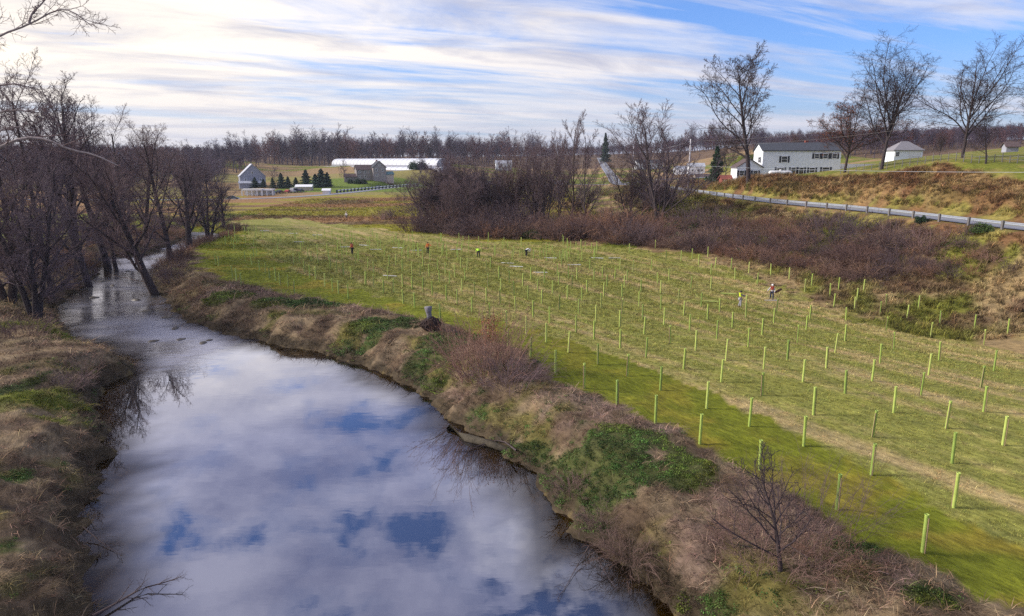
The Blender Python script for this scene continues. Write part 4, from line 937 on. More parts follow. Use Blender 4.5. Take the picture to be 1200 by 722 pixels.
NAMED = {(1081,647): 'biggest pale green tree tube, standing on the mown strip in the bottom corner', (1117.5,595): 'green tree tube leaning slightly, next one upfield of the biggest tube', (980.5,597): 'green tree tube half hidden behind the twigs of the bare sapling',
 (890,551): 'green tree tube just upslope of the bare sapling top', (941.7,523): 'green tree tube standing directly above the sapling crown', (820,520.3): 'green tree tube at the edge of the ivy covered bank before the sapling', (1021,556.7): 'green tree tube on the upper edge of the mown strip below the biggest open gap', (768,496): 'green tree tube on the strip beside the pile of mauve dead stems',
 (723,474.7): 'green tree tube on the strip at the upper end of the mauve stem pile', (878,499.7): 'green tree tube between the sapling row and the strip edge', (1175,521.7): 'green tree tube close to the frame edge with disturbed soil at its foot', (684.7,455): 'green tree tube beside the bright green patch below the strip',
 (650.5,437.5): 'green tree tube next past the big bank bush', (621.7,418.5): 'green tree tube whose foot is hidden by the big bank bush', (874,373): 'green tree tube being held by the worker in the yellow vest', (909.7,366): 'green tree tube below the worker in the white helmet', (516,376): 'green tree tube right beside the broken stump', (572,398): 'green tree tube behind the top of the large bank bush', (1152.5,404): 'green tree tube with a dark foot near the rough field corner', (894.7,433): 'green tree tube with a dark stake foot in line with the yellow-vested worker',
 (277,330): 'outermost tube of the strip beside the riverside grove', (345,345): 'green tree tube at the near edge of the strip before the green bank mounds'}
m_tubes = []
def tube_at(px, py, label, group):
    g = ground(px, py, 18); r1, r2 = rnd.gauss(0, .022), rnd.gauss(0, .022)
    o = link('tree_tube', tme_, None, None, (g.x, g.y, g.z - .01), (r1, r2, rnd.random() * 6.28)); s = rnd.uniform(.95, 1.06); o.scale = (1, 1, s)
    link('stake', sme, o)
    tag(o, label, 'tree tube', group); return o
LM = [(503, 375, 'the broken stump'), (575, 400, 'the large bank bush'), (700, 480, 'the mauve stem pile'), (915, 560, 'the bare sapling'), (1081, 620, 'the biggest tube'), (867, 350, 'the worker in the yellow vest'), (904, 345, 'the worker in the hard hat'), (616, 297, 'the bent worker in white'), (561, 298, 'the worker in lime green'),
      (501, 293, 'the worker in orange'), (413, 292, 'the worker in red'), (262, 300, 'the river grove corner'), (350, 362, 'the green bank mounds'), (1190, 380, 'the rough field corner'), (1010, 330, 'the dark jutting bush'), (700, 285, 'the tan curtain of vines'), (1175, 510, 'the tube with disturbed soil'), (780, 540, 'the ivy covered bank'), (790, 292, 'the dark green field edge bush')]
AUTO = {}
def auto_labels():
    bins = {}
    for (a, b_) in TUBES:
        if (a, b_) in NAMED: continue
        q = min(LM, key=lambda l: (a - l[0]) ** 2 + ((b_ - l[1]) * 1.6) ** 2); dx, dy = a - q[0], (b_ - q[1]) * 1.6
        dr = ('toward the white house' if dx > 0 else 'toward the river grove') if abs(dx) > abs(dy) else ('toward the camera' if dy > 0 else 'toward the road')
        bins.setdefault((q[2], dr), []).append((math.hypot(dx, dy), (a, b_)))
    OR = ['first', 'second', 'third', 'fourth', 'fifth', 'sixth', 'seventh', 'eighth', 'ninth', 'tenth', 'eleventh', 'twelfth', 'thirteenth', 'fourteenth', 'fifteenth', 'sixteenth', 'seventeenth', 'eighteenth', 'nineteenth', 'twentieth'] + ['farther'] * 40
    for (nm, dr), L in bins.items():
        for i, (_, k) in enumerate(sorted(L)): AUTO[k] = f'green tree tube {OR[i]} out from {nm} {dr}'
auto_labels()
for (a, b_) in TUBES:
    if (a, b_) in NAMED: lb = NAMED[(a, b_)]; gr = 'tree tubes of the planting'
    elif b_ > 400: lb = 'pale green tree tube in the open foreground half of the mown planting'; gr = 'tubes of the front rows'
    elif a > 795: lb = 'pale green tree tube in the rows around the two workers near the brush'; gr = 'tubes around the two workers'
    elif a > 600: lb = 'small pale green tree tube in the middle rows of the planting below the thicket'; gr = 'tubes of the middle rows'
    elif a > 390: lb = 'small green tree tube in the rows between the broken stump and the distant workers'; gr = 'tubes beyond the stump'
    else: lb = 'thin green tree tube in the rows by the river grove corner'; gr = 'tubes by the river grove'
    tube_at(a, b_, AUTO.get((a, b_), lb), gr)
# the faint farthest tubes, past the number one could pick apart
FT = []
for j in range(150):
    a = rnd.uniform(255, 700); b_ = rnd.uniform(272 + max(0, (a - 300)) * .035, 308)
    if a < 285: b_ = rnd.uniform(268, 300)
    FT.append((a, b_))
fm = MB()
for a, b_ in FT:
    g = ground(a, b_)
    fm.lathe([(.058, 0), (.058, 1.45), (.066, 1.47)], 5, (g.x, g.y, g.z))
tag(fm.build('distant_tree_tubes', m_tube), 'faint pale green tubes of the farthest planting rows', kind='stuff')
# tubes and stakes left lying
lt = MB().lathe([(.06, 0), (.06, 1.45)], 8)
for i, (a, b_) in enumerate([(605, 313), (633, 320), (673, 311), (645, 303), (457, 324), (488, 294), (440, 293), (466, 291), (535, 293), (595, 309), (854, 345), (832, 354), (343, 274), (372, 276), (310, 271), (350, 284), (700, 303), (720, 303), (405, 290), (426, 288)]):
    g = ground(a, b_); mb = MB().tube([(-.9, 0, 0), (.9, 0, 0)], .055 if b_ < 340 else .06, 8)
    o = mb.build('tree_tube', m_tube if a > 800 else m_lw); o.location = (g.x, g.y, g.z + .08); o.rotation_euler = (0, 0, rnd.uniform(-.35, .15))
    tag(o, 'green tube lying flat on the grass beside the yellow-vested worker' if (a, b_) == (854, 345) else 'tube lying flat with a pale tag near the yellow-vested worker' if a > 800 else 'pale unopened tube lying on the grass among the far rows', 'tree tube', None if a > 800 else 'tubes lying in the far rows')

# ------------------------------------------------------------ people
SKIN = mat('skin', (.42, .26, .19), .6, .05); M_ = {}
def cloth(c):
    if c not in M_: M_[c] = mat('cloth', c, .85, .12, 12)
    return M_[c]
def skinned(name, V, E, Rr, m, parent, sub=1):
    me = bpy.data.meshes.new(name); me.from_pydata([tuple(v) for v in V], E, []); me.materials.append(m)
    o = link(name, me, parent); o.modifiers.new('skin', 'SKIN')
    for i, sv in enumerate(me.skin_vertices[0].data):
        r = Rr[i]; sv.radius = r if hasattr(r, '__len__') else (r, r); sv.use_root = (i == 0)
    if sub: s = o.modifiers.new('sub', 'SUBSURF'); s.levels = sub; s.render_levels = sub
    return o
def person(px, py, rz, pose, top, legs, hat, label, vest=None, boots=(.03, .025, .02)):
    g = ground(px, py, 18); e = empty('person', g, rz); tag(e, label, 'person', 'tree planting crew')
    J = dict(pel=(0, 0, .95), spi=(0, .01, 1.15), che=(0, 0, 1.36), nec=(0, .01, 1.50), hea=(0, .03, 1.62), crn=(0, .01, 1.74))
    for s, sn in ((-1, 'L'), (1, 'R')):
        J['sh' + sn] = (s * .19, 0, 1.43); J['hip' + sn] = (s * .10, 0, .90); J['kn' + sn] = (s * .12, .03, .50); J['an' + sn] = (s * .13, 0, .09); J['to' + sn] = (s * .15, .17, .04)
        J['el' + sn] = (s * .27, .02, 1.14); J['wr' + sn] = (s * .25, .18, .93)
    if pose == 'bend':
        J.update(spi=(0, .17, 1.07), che=(0, .36, 1.12), nec=(0, .50, 1.10), hea=(0, .60, 1.06), crn=(0, .68, .99))
        for s, sn in ((-1, 'L'), (1, 'R')):
            J['sh' + sn] = (s * .19, .42, 1.10); J['el' + sn] = (s * .26, .50, .83); J['wr' + sn] = (s * .17, .62, .62); J['kn' + sn] = (s * .15, .10, .50)
    if pose == 'hold':
        for s, sn in ((-1, 'L'), (1, 'R')): J['el' + sn] = (s * .23, .22, 1.22); J['wr' + sn] = (s * .10, .50, 1.25)
        J['anL'] = (-.11, -.12, .10); J['toL'] = (-.12, .05, .04)
    if pose == 'stride':
        J['knL'] = (-.12, .16, .52); J['anL'] = (-.12, .20, .10); J['toL'] = (-.13, .37, .05); J['knR'] = (.12, -.04, .48); J['anR'] = (.13, -.28, .14); J['toR'] = (.14, -.12, .04)
        J['elR'] = (.36, -.02, 1.16); J['wrR'] = (.50, .10, 1.02)
    if pose == 'reach': J['elL'] = (-.42, .10, 1.33); J['wrL'] = (-.64, .22, 1.30)
    if pose == 'look': J.update(nec=(0, .05, 1.48), hea=(0, .12, 1.58), crn=(0, .15, 1.69)); J['wrL'] = (-.12, .30, 1.05); J['wrR'] = (.12, .30, 1.05)
    names = list(J); ix = {k: i for i, k in enumerate(names)}; V = [Vector(J[k]) for k in names]
    E = [('pel', 'spi'), ('spi', 'che'), ('che', 'nec'), ('nec', 'hea'), ('hea', 'crn')]
    rad = dict(pel=(.15, .11), spi=(.14, .10), che=(.17, .11), nec=.055, hea=(.082, .10), crn=(.06, .075))
    for s in 'LR':
        E += [('che', 'sh' + s), ('sh' + s, 'el' + s), ('el' + s, 'wr' + s), ('pel', 'hip' + s), ('hip' + s, 'kn' + s), ('kn' + s, 'an' + s), ('an' + s, 'to' + s)]
        rad.update({'sh' + s: .062, 'el' + s: .045, 'wr' + s: .030, 'hip' + s: .092, 'kn' + s: .060, 'an' + s: .042, 'to' + s: .035})
    EE = [(ix[a], ix[b]) for a, b in E]; RR = [rad[k] for k in names]
    # palms with four fingers and a thumb
    for s, sn in ((-1, 'L'), (1, 'R')):
        wv = V[ix['wr' + sn]]; d = (wv - V[ix['el' + sn]]).normalized(); sd_ = d.cross(Vector((0, 0, 1))).normalized() if abs(d.z) < .95 else Vector((1, 0, 0))
        pm = len(V); V.append(wv + d * .07); RR.append((.026, .014)); EE.append((ix['wr' + sn], pm))
        for q, ln in ((-1.5, .062), (-.5, .075), (.5, .07), (1.5, .055)):
            k = len(V); V.append(V[pm] + sd_ * .017 * q + d * .03); RR.append(.009); EE.append((pm, k))
            V.append(V[k] + d * ln * .6 + Vector((0, 0, -.03))); RR.append(.008); EE.append((k, k + 1))
        k = len(V); V.append(wv + d * .04 - sd_ * s * .045); RR.append(.010); EE.append((pm, k))
    skinned('body', V, EE, RR, SKIN, e, 1)
    def sub(name, ks, es, m, grow, lv_=1):
        ids = {k: i for i, k in enumerate(ks)}
        return skinned(name, [J[k] for k in ks], [(ids[a], ids[b]) for a, b in es], [tuple(v + grow for v in (rad[k] if hasattr(rad[k], '__len__') else (rad[k],) * 2)) for k in ks], m, e, lv_)
    sub('jacket', ['spi', 'che', 'shL', 'shR', 'elL', 'elR', 'wrL', 'wrR', 'pel'], [('spi', 'che'), ('che', 'shL'), ('che', 'shR'), ('shL', 'elL'), ('shR', 'elR'), ('elL', 'wrL'), ('elR', 'wrR'), ('pel', 'spi')], cloth(top), .022)
    sub('trousers', ['pel', 'hipL', 'hipR', 'knL', 'knR', 'anL', 'anR'], [('pel', 'hipL'), ('pel', 'hipR'), ('hipL', 'knL'), ('hipR', 'knR'), ('knL', 'anL'), ('knR', 'anR')], cloth(legs), .024)
    if vest: sub('vest', ['che', 'spi', 'nec'], [('che', 'spi'), ('che', 'nec')], cloth(vest), .040)
    for s in 'LR': sub('boot', ['an' + s, 'to' + s], [('an' + s, 'to' + s)], cloth(boots), .022)
    # face: nose, eyes, mouth; then what is worn on the head
    hv = Vector(J['hea']); up = (Vector(J['crn']) - hv).normalized(); fw = Vector((0, 1, 0)) if pose != 'bend' else Vector((0, .2, -1)).normalized(); rt = Vector((1, 0, 0))
    f = MB(); f.tube([hv + fw * .09 + up * .02, hv + fw * .125 - up * .015], [.008, .014], 5); f.build('nose', SKIN, e)
    for s in (-1, 1):
        x = MB().tube([hv + fw * .098 + rt * s * .034 + up * .03, hv + fw * .106 + rt * s * .034 + up * .03], .011, 6); x.build('eye', cloth((.03, .03, .03)), e)
        MB().tube([hv + rt * s * .078 - fw * .005, hv + rt * s * .098 - fw * .01], [.02, .026], 6).build('ear', SKIN, e)
    MB().tube([hv + fw * .098 - up * .045 - rt * .022, hv + fw * .098 - up * .045 + rt * .022], .007, 4).build('mouth', cloth((.25, .09, .08)), e)
    q = Vector((0, 0, 1)).rotation_difference(up)
    hb_ = MB(); hb_.lathe([(.135 if hat[0] == 'helmet' else .118, .0), (.120, .01), (.118, .06), (.095, .115), (.05, .15), (.002, .16)], 12)
    hb_.V = [tuple(q @ Vector(v) + hv + up * .035 - fw * .005) for v in hb_.V]
    hb_.build({'helmet': 'helmet', 'cap': 'cap', 'hair': 'hair'}[hat[0]], cloth(hat[1]), e, True)
    return e
blk = (.02, .02, .025); den = (.035, .045, .085)
person(867, 360, -1.45, 'hold', (.20, .18, .20), (.33, .32, .36), ('hair', blk), 'person in a bright yellow safety vest and grey trousers steadying a tree tube', vest=(.62, .78, .02))
w6 = person(904, 351.5, 2.9, 'stride', (.55, .53, .55), (.03, .04, .08), ('helmet', (.8, .8, .8)), 'person in a white hard hat, red vest and dark trousers carrying a brown bundle', vest=(.42, .07, .05))
person(413, 298, 1.2, 'look', (.50, .075, .04), blk, ('hair', (.10, .04, .03)), 'person in a red jacket and black trousers standing among the far tubes', vest=(.52, .07, .03))
person(501.5, 297.5, 3.0, 'reach', (.62, .20, .08), blk, ('hair', (.06, .04, .03)), 'person in an orange top and black trousers with one arm held out', vest=(.75, .22, .05))
person(561, 302, .3, 'bend', (.45, .75, .05), blk, ('cap', (.5, .75, .1)), 'person in a lime green top bending over the far rows', vest=(.5, .85, .05))
person(616.5, 300.5, -1.1, 'bend', (.72, .72, .72), blk, ('cap', (.8, .8, .8)), 'person in a white top and dark trousers bent double near the thicket')
person(406, 257, 2.8, 'stand', (.75, .75, .78), (.12, .12, .14), ('cap', (.7, .7, .7)), 'tiny distant person in a pale top out on the meadow')
# the bundle he carries, the plank at his feet
wl_ = w6.location; bd = MB().tube([(0, 0, 0), (.35, .05, .16), (.75, .1, .38)], [.10, .15, .12], 10); o = bd.build('brown_bundle', mat('brown_burlap', (.13, .06, .04), .9), None, True)
o.location = (wl_.x + .32, wl_.y, wl_.z + .85); tag(o, 'brown bundle of seedlings hanging from the hand of the worker in the hard hat', 'bundle')
for i_, st in enumerate(((.02, .0, .05),)):
    pb = MB().box((0, 0, 0), (1.5, .16, .05)); o = pb.build('pale_board', m_lw, bevel=.01); g = ground(904, 352.5); o.location = (g.x, g.y, g.z + .06); tag(o, 'pale board lying on the grass at the feet of the worker in the hard hat', 'board')

# ------------------------------------------------------------ things on the banks
m_root = mat('wet_dark_roots', (.045, .028, .026), .9, .4, 6, bump=.6); m_weath = mat('weathered_grey_wood', (.17, .16, .185), .85, .25, 5, bump=.4); m_log = mat('drift_log', (.07, .058, .04), .9, .35, 3, bump=.6)
g = ground(505, 386); e = empty('broken_stump', g); tag(e, 'uprooted dark root ball with a short grey broken trunk pointing up at the strip edge', 'stump')
rb = bmesh.new(); bmesh.ops.create_icosphere(rb, subdivisions=4, radius=1)
for v in rb.verts:
    a = v.co.copy(); k = 1 + .25 * (float(vnoise(a.x * 3 + 9, a.y * 3 + a.z * 2, 3)) - .5) + .22 * (float(vnoise(a.x * 9, a.y * 9 + a.z * 8, 4)) - .5)
    v.co = Vector((a.x * .80 * k, a.y * .6 * k, .42 + a.z * .62 * k * (1 - .15 * abs(a.x))))
me = bpy.data.meshes.new('root_ball'); rb.to_mesh(me); rb.free(); link('root_ball', me, e, m_root)
MB().tube([(-.08, 0, .75), (-.10, 0, 1.15), (-.15, 0, 1.45), (-.17, 0, 1.82)], [.24, .20, .24, .32], 9).build('trunk', m_weath, e, True)
wr_ = Wood(9)
for i in range(46):
    a = rnd.random() * 6.28; wr_.branch((math.cos(a) * .5, math.sin(a) * .4, rnd.uniform(.2, .8)), (math.cos(a), math.sin(a), rnd.uniform(-.5, .4)), rnd.uniform(.3, .55), .02, 0, [lv(4, 4, .35, 0)])
link('root', wr_.mesh('trunk', 'root', m_root), e); children(e)[-1]['kind'] = 'stuff'
def pts_px(L, z): return [Vector(at_z(a, b, z + dz)) for a, b, dz in L]
P = pts_px([(527, 502, .05), (548, 514, .08), (575, 521, .05), (606, 532, .10)], WZ)
lg_ = MB().tube(P, [.20, .26, .22, .16], 10).build('drift_log', m_log, None, True); tag(lg_, 'mossy drift log lying half in the water along the far shore', 'log')
def snag(name, L, r, seed, label, spec=None):
    w = Wood(seed); P = [tuple(q) for q in chaikin(pts_px(L, WZ), 1)]; n_ = len(P) - 1; Rd = [r * (1 - .8 * i / n_) for i in range(n_ + 1)]
    D = [tuple((Vector(P[min(i + 1, n_)]) - Vector(P[max(i - 1, 0)])).normalized()) for i in range(n_ + 1)]
    w.add('trunk', P, Rd, 6); L_ = sum((Vector(P[i + 1]) - Vector(P[i])).length for i in range(n_))
    w.kids(P, D, Rd, L_, 0, [lv(8, 6, 0, 0, kids=11, ang=(25, 60), start=.25, lf=.30, rf=.5), lv(4, 4, .14, .01, kids=5, ang=(25, 55), start=.2, lf=.45, rf=.5, rmin=.006), lv(3, 3, .2, .01, kids=3, ang=(20, 50), lf=.5, rmin=.004), lv(2, 3, .1, 0, rmin=.003)])
    for key in list(w.paths):
        if key[0] == 'crown': w.paths.setdefault(('trunk',) + key[1:], []).extend(w.paths.pop(key))
    # lie on the water, not under it
    me = w.mesh('trunk', name, m_bark)
    for v in me.vertices: v.co.z = max(v.co.z, WZ - .04 + .2 * (v.co.z - WZ))
    tag(link(name, me), label, 'branch')
snag('fallen_branch', [(108, 722, .15), (135, 708, .12), (165, 690, .10), (195, 682, .25), (212, 676, .35)], .05, 81, 'fallen dark branch lying on the water in the bottom corner of the pool')
snag('fallen_twig', [(98, 618, .35), (112, 630, .15), (128, 642, .05), (142, 650, .03)], .022, 82, 'thin bare twig dipping into the pool from the left bank')
snag('fallen_twig', [(690, 640, .5), (678, 660, .12), (662, 690, .03), (655, 698, .02)], .018, 83, 'thin bent twig in the water beside the tan cane dome')
snag('fallen_twig', [(700, 655, .3), (715, 680, .05), (722, 690, .0)], .02, 84, 'short stick poking from the water below the tan cane dome')
snag('fallen_branch', [(182, 331, 1.3), (165, 330, .9), (145, 325, .3), (128, 322, .05)], .07, 85, 'broken branch drooping from the leaning tree into the riffle')
snag('fallen_branch', [(605, 528, .6), (588, 515, .25), (566, 520, .1), (545, 530, .02)], .05, 86, 'bare branch trailing in the water behind the drift log')
# stones in the riffle
def stone_mesh(seed):
    bmx = bmesh.new(); bmesh.ops.create_icosphere(bmx, subdivisions=2, radius=1)
    for v in bmx.verts:
        a = v.co; k = 1 + .5 * (float(vnoise(a.x * 2 + seed, a.y * 2 + a.z, seed)) - .5); v.co = Vector((a.x * k, a.y * k * .8, a.z * k * .5))
    me = bpy.data.meshes.new('stone'); bmx.to_mesh(me); bmx.free(); me.materials.append(m_stone); return me
m_stone = mat('wet_stone', (.10, .085, .07), .5, .35, 3, bump=.4); sm_ = [stone_mesh(i) for i in range(4)]
for (a, b_) in [(245, 399), (238, 402), (212, 398), (84, 410), (95, 414), (76, 362), (110, 349), (120, 330), (132, 335), (70, 352), (86, 398), (180, 400), (160, 352), (172, 365), (196, 372), (205, 385), (118, 425), (225, 376), (252, 388), (150, 318), (222, 281), (232, 279), (243, 276), (214, 285)]:
    p_ = at_z(a, b_, WZ); o = link('stone', rnd.choice(sm_), None, None, (p_[0], p_[1], WZ - .03), (0, 0, rnd.random() * 6)); s = rnd.uniform(.18, .42); o.scale = (s * 1.5, s * 1.1, s)
    tag(o, 'dark wet stone breaking the surface of the shallow riffle', 'stone', 'stones in the riffle')

# ------------------------------------------------------------ guardrail, poles, wires
m_galv = mat('galvanised_steel', (.36, .39, .45), .45, .12, 3, metal=.3, spec=.5); m_post = mat('grey_post', (.16, .15, .15), .8, .2); m_pole = mat('weathered_pole', (.55, .53, .56), .85, .15, 3)
RM = [np.array(p) for p in fineP]; cumr = [0.0]
for i in range(1, len(RM)): cumr.append(cumr[-1] + float(np.linalg.norm(RM[i] - RM[i - 1])))
def on_road(s, off=0.0):
    i = max(0, min(int(np.searchsorted(cumr, s)) - 1, len(RM) - 2)); f = (s - cumr[i]) / (cumr[i + 1] - cumr[i]); p = RM[i] + (RM[i + 1] - RM[i]) * f
    t = RM[i + 1] - RM[i]; nn = np.array([-t[1], t[0], 0]); nn /= np.linalg.norm(nn); return Vector(p + nn * off)
e = empty('guardrail', on_road(30, 4.0)); tag(e, 'long galvanised guardrail on short posts along the field side of the road', 'guardrail'); org = e.location
S0, S1 = 28.0, 215.0
prof = [(0, .42), (.05, .46), (.05, .52), (0, .58), (.05, .64), (.05, .70), (0, .74), (-.012, .74), (-.012, .42)]
V = []; Fq = []; N_ = 60
for i in range(N_ + 1):
    s = S0 + (S1 - S0) * i / N_; q = on_road(s, 4.0); q2 = on_road(s, 4.6); ov = (q2 - q).normalized()
    for a, z in prof: V.append(tuple(q + ov * a + Vector((0, 0, z + .05)) - org))
k_ = len(prof)
for i in range(N_):
    for j in range(k_): j2 = (j + 1) % k_; Fq.append([i * k_ + j, (i + 1) * k_ + j, (i + 1) * k_ + j2, i * k_ + j2])
me = bpy.data.meshes.new('rail'); me.from_pydata(V, [], Fq); me.materials.append(m_galv); link('rail', me, e)
pm = MB().box((0, 0, .25), (.18, .30, 1.3)); pme = bpy.data.meshes.new('post'); pme.from_pydata(pm.V, [], pm.F); pme.materials.append(m_post)
s = S0 + 1
while s < S1:
    q = on_road(s, 4.12) - org; link('post', pme, e, None, tuple(q)); s += 4.8
def pole(px, t, top, label, arm=True):
    p, h = stand(px, top, t); e = empty('utility_pole', p); tag(e, label, 'utility pole', 'utility poles')
    MB().tube([(0, 0, -.5), (0, 0, h)], [.20, .14], 9).build('pole', m_pole, e, True)
    if arm:
        MB().box((0, 0, h - .7), (2.2, .1, .12)).build('crossarm', m_weath, e)
        for x in (-.95, .95, .35): MB().lathe([(.03, 0), (.06, .05), (.04, .12), (.0, .14)], 6, (x, 0, h - .64)).build('insulator', m_galv, e)
    return Vector((p.x, p.y, p.z + h))
A = pole(806, 163, 163, 'pale utility pole standing beside the road bend')
B = pole(741, 330, 168, 'distant utility pole beyond the vase-shaped tree')
Cc = pole(1225, 95, 110, 'utility pole just outside the right frame edge')
def wire(p, q, sag, r, label):
    P = [p.lerp(q, i / 16) - Vector((0, 0, sag * 4 * (i / 16) * (1 - i / 16))) for i in range(17)]
    o = MB().tube(P, r, 4, False).build('power_line', m_galv if r > .02 else m_post); tag(o, label, 'wire')
wire(A - Vector((0, 0, .5)), Cc - Vector((0, 0, .5)), 1.2, .018, 'upper thin power line strung over the road bank')
wire(A - Vector((0, 0, 1.6)), Cc - Vector((0, 0, 1.6)), 1.3, .018, 'lower thin power line strung over the road bank')
wire(A - Vector((0, 0, 6.0)), Vector(at(1230, 202, 88)), .4, .025, 'pale cable running low across the grass bank')
wire(A - Vector((0, 0, .5)), B - Vector((0, 0, .5)), 2, .03, 'power line running on along the road to the distant pole')
# pasture fence on the crest
e = empty('wire_fence', spot(1100, 108)); tag(e, 'row of thin dark fence posts with wire along the grass crest', 'fence'); org = e.location
prev = None
for i in range(26):
    px = 1210 - i * 9; t = np.interp(px, [985, 1060, 1130, 1210], [134, 120, 106, 101]); p = spot(px, float(t)); h_ = rnd.uniform(1.1, 1.5)
    o = MB().tube([(0, 0, -.3), (0, 0, h_)], .06, 6).build('post', m_post, e); o.location = p - org
    if prev is not None:
        for z in (.5, 1.0): MB().tube([prev + Vector((0, 0, z)) - org, p + Vector((0, 0, z)) - org], .012, 3, False).build('wire', m_galv, e)
    prev = p

# ------------------------------------------------------------ buildings
m_white = mat('white_siding', (.80, .84, .92), .7, .05, 1.5); m_roofd = mat('dark_shingle_roof', (.055, .06, .075), .85, .2, 2); m_glass = mat('window_glass', (.03, .035, .045), .15, .1, spec=.6); m_shut = mat('dark_shutter', (.03, .035, .05), .7, .1)
m_trim = mat('white_trim', (.78, .78, .80), .6, .05); m_brick = mat('red_brick', (.22, .065, .05), .85, .2, 6); m_stonew = mat('fieldstone_wall', (.27, .24, .24), .9, .3, 3); m_barn = mat('grey_barn_boards', (.30, .31, .37), .85, .15, 2); m_metalr = mat('pale_metal_roof', (.45, .47, .53), .5, .1, 2, metal=.2)
m_plastic = mat('white_greenhouse_film', (.60, .62, .68), .35, .05, .5); m_roofb = mat('brown_roof', (.10, .07, .07), .85, .2, 2); m_teal = mat('teal_porch_roof', (.10, .20, .22), .7, .1); m_groof = mat('weathered_grey_roof', (.22, .21, .23), .8, .1, 2); m_tan = mat('tan_wall', (.45, .38, .33), .8, .1)
def building(name, label, cat, loc, rz, w, d, h, rh, mw, mr, axis='x', hip=False, wins=(), doors=(), found=2.0, over=.35, mwin=None, group=None, parent=None):
    e = parent if parent else empty(name, loc, rz)
    if not parent: tag(e, label, cat, group)
    ox, oy, oz = (0, 0, 0) if not parent else loc
    T = lambda x, y, z: ((ox + x, oy + y, oz + z))
    b = MB(); b.box(T(0, 0, h / 2 - found / 2), (w, d, h + found))
    if not hip:
        if axis == 'x':
            for s in (-1, 1): b.tri(T(s * w / 2, -d / 2, h), T(s * w / 2, d / 2, h), T(s * w / 2, 0, h + rh))
        else:
            for s in (-1, 1): b.tri(T(-w / 2, s * d / 2, h), T(w / 2, s * d / 2, h), T(0, s * d / 2, h + rh))
    b.build('wall', mw, e)
    r = MB(); th = .18
    def slab(a, b_, c, d_):
        up = Vector((0, 0, th)); k = [Vector(v) for v in (a, b_, c, d_)]; t_ = [v + up for v in k]; i0 = len(r.V); r.V += [tuple(v) for v in k + t_]
        r.F += [[i0 + q for q in f] for f in ((0, 3, 2, 1), (4, 5, 6, 7), (0, 1, 5, 4), (1, 2, 6, 5), (2, 3, 7, 6), (3, 0, 4, 7))]
    W2, D2 = w / 2 + over, d / 2 + over; dz = .02
    if hip:
        rl = max(w / 2 - d / 2, .3)
        slab(T(-W2, -D2, h - dz), T(W2, -D2, h - dz), T(rl, 0, h + rh), T(-rl, 0, h + rh)); slab(T(W2, D2, h - dz), T(-W2, D2, h - dz), T(-rl, 0, h + rh), T(rl, 0, h + rh))
        slab(T(W2, -D2, h - dz), T(W2, D2, h - dz), T(rl, .01, h + rh), T(rl, 0, h + rh)); slab(T(-W2, D2, h - dz), T(-W2, -D2, h - dz), T(-rl, 0, h + rh), T(-rl, .01, h + rh))
    elif axis == 'x':
        k = rh / (d / 2) * over
        slab(T(-W2, -D2, h - k + .02), T(W2, -D2, h - k + .02), T(W2, 0, h + rh + .02), T(-W2, 0, h + rh + .02)); slab(T(W2, D2, h - k + .02), T(-W2, D2, h - k + .02), T(-W2, 0, h + rh + .02), T(W2, 0, h + rh + .02))
    else:
        k = rh / (w / 2) * over
        slab(T(-W2, D2, h - k + .02), T(-W2, -D2, h - k + .02), T(0, -D2, h + rh + .02), T(0, D2, h + rh + .02)); slab(T(W2, -D2, h - k + .02), T(W2, D2, h - k + .02), T(0, D2, h + rh + .02), T(0, -D2, h + rh + .02))
    r.build('roof', mr, e)
    def opening(nm, face, u, z, ww, hh, shut=False, m=None):
        if face == 'f': c = lambda o_, du=0: T(u + du, -d / 2 - o_, z); sz = lambda a, t_: (a, t_, hh); 
        elif face == 'l': c = lambda o_, du=0: T(-w / 2 - o_, u + du, z); sz = lambda a, t_: (t_, a, hh)
        fr_ = MB(); t_ = .12
        for du, dz_, a, bb in ((-ww / 2, 0, t_, hh + t_), (ww / 2, 0, t_, hh + t_), (0, hh / 2, ww - t_ - .01, t_), (0, -hh / 2, ww - t_ - .01, t_), (0, 0, ww - t_ - .02, .07)):
            cc = c(.06, du); cc = (cc[0], cc[1], cc[2] + dz_); fr_.box(cc, (a, .1, bb) if face == 'f' else (.1, a, bb))
        fo = fr_.build(nm, m_trim, e)
        pn = MB().box(c(.03), (ww - .05, .04, hh - .05) if face == 'f' else (.04, ww - .05, hh - .05)).build('pane' if nm == 'window' else 'leaf', m or m_glass, fo)
        if shut:
            for s_ in (-1, 1): MB().box(c(.05, s_ * (ww / 2 + .32)), (.45, .08, hh + .1) if face == 'f' else (.08, .45, hh + .1)).build('shutter', m_shut, fo)
    for q in wins: opening('window', *q)
    for q in doors: opening('door', *q)
    return e
# the long white house
hp = spot(931, 180); hz_ = 9.1; US = .80
e = building('white_house', 'long white two-storey house with dark roof and dark shutters on the hill', 'house', (hp.x, hp.y, hz_), R(-3), 19.6, 8, 7.3, 1.9, m_white, m_roofd,
    wins=[(f_, u_ * (US if f_ == 'f' else 1), z_, a_, b__, s__) for f_, u_, z_, a_, b__, s__ in [('f', -5.4, 5.1, 1.5, 1.5, True), ('f', -6.4, 2.3, 1.8, 1.4, True), ('f', -2.3, 2.2, 1.2, 1.7, True), ('f', .2, 2.2, 1.2, 1.7, True), ('f', 3.6, 2.4, 1.4, 1.2, True), ('f', 7.9, 2.5, 1.8, 1.2, True), ('f', 4.7, 5.9, 1.2, 1.2, True), ('f', 7.4, 5.9, 1.2, 1.2, True), ('f', 10.2, 5.9, 1.2, 1.2, True), ('l', -1.5, 5.0, 1.2, 1.4, True)]], doors=[('l', 2, 1.3, 1.1, 2.3)])
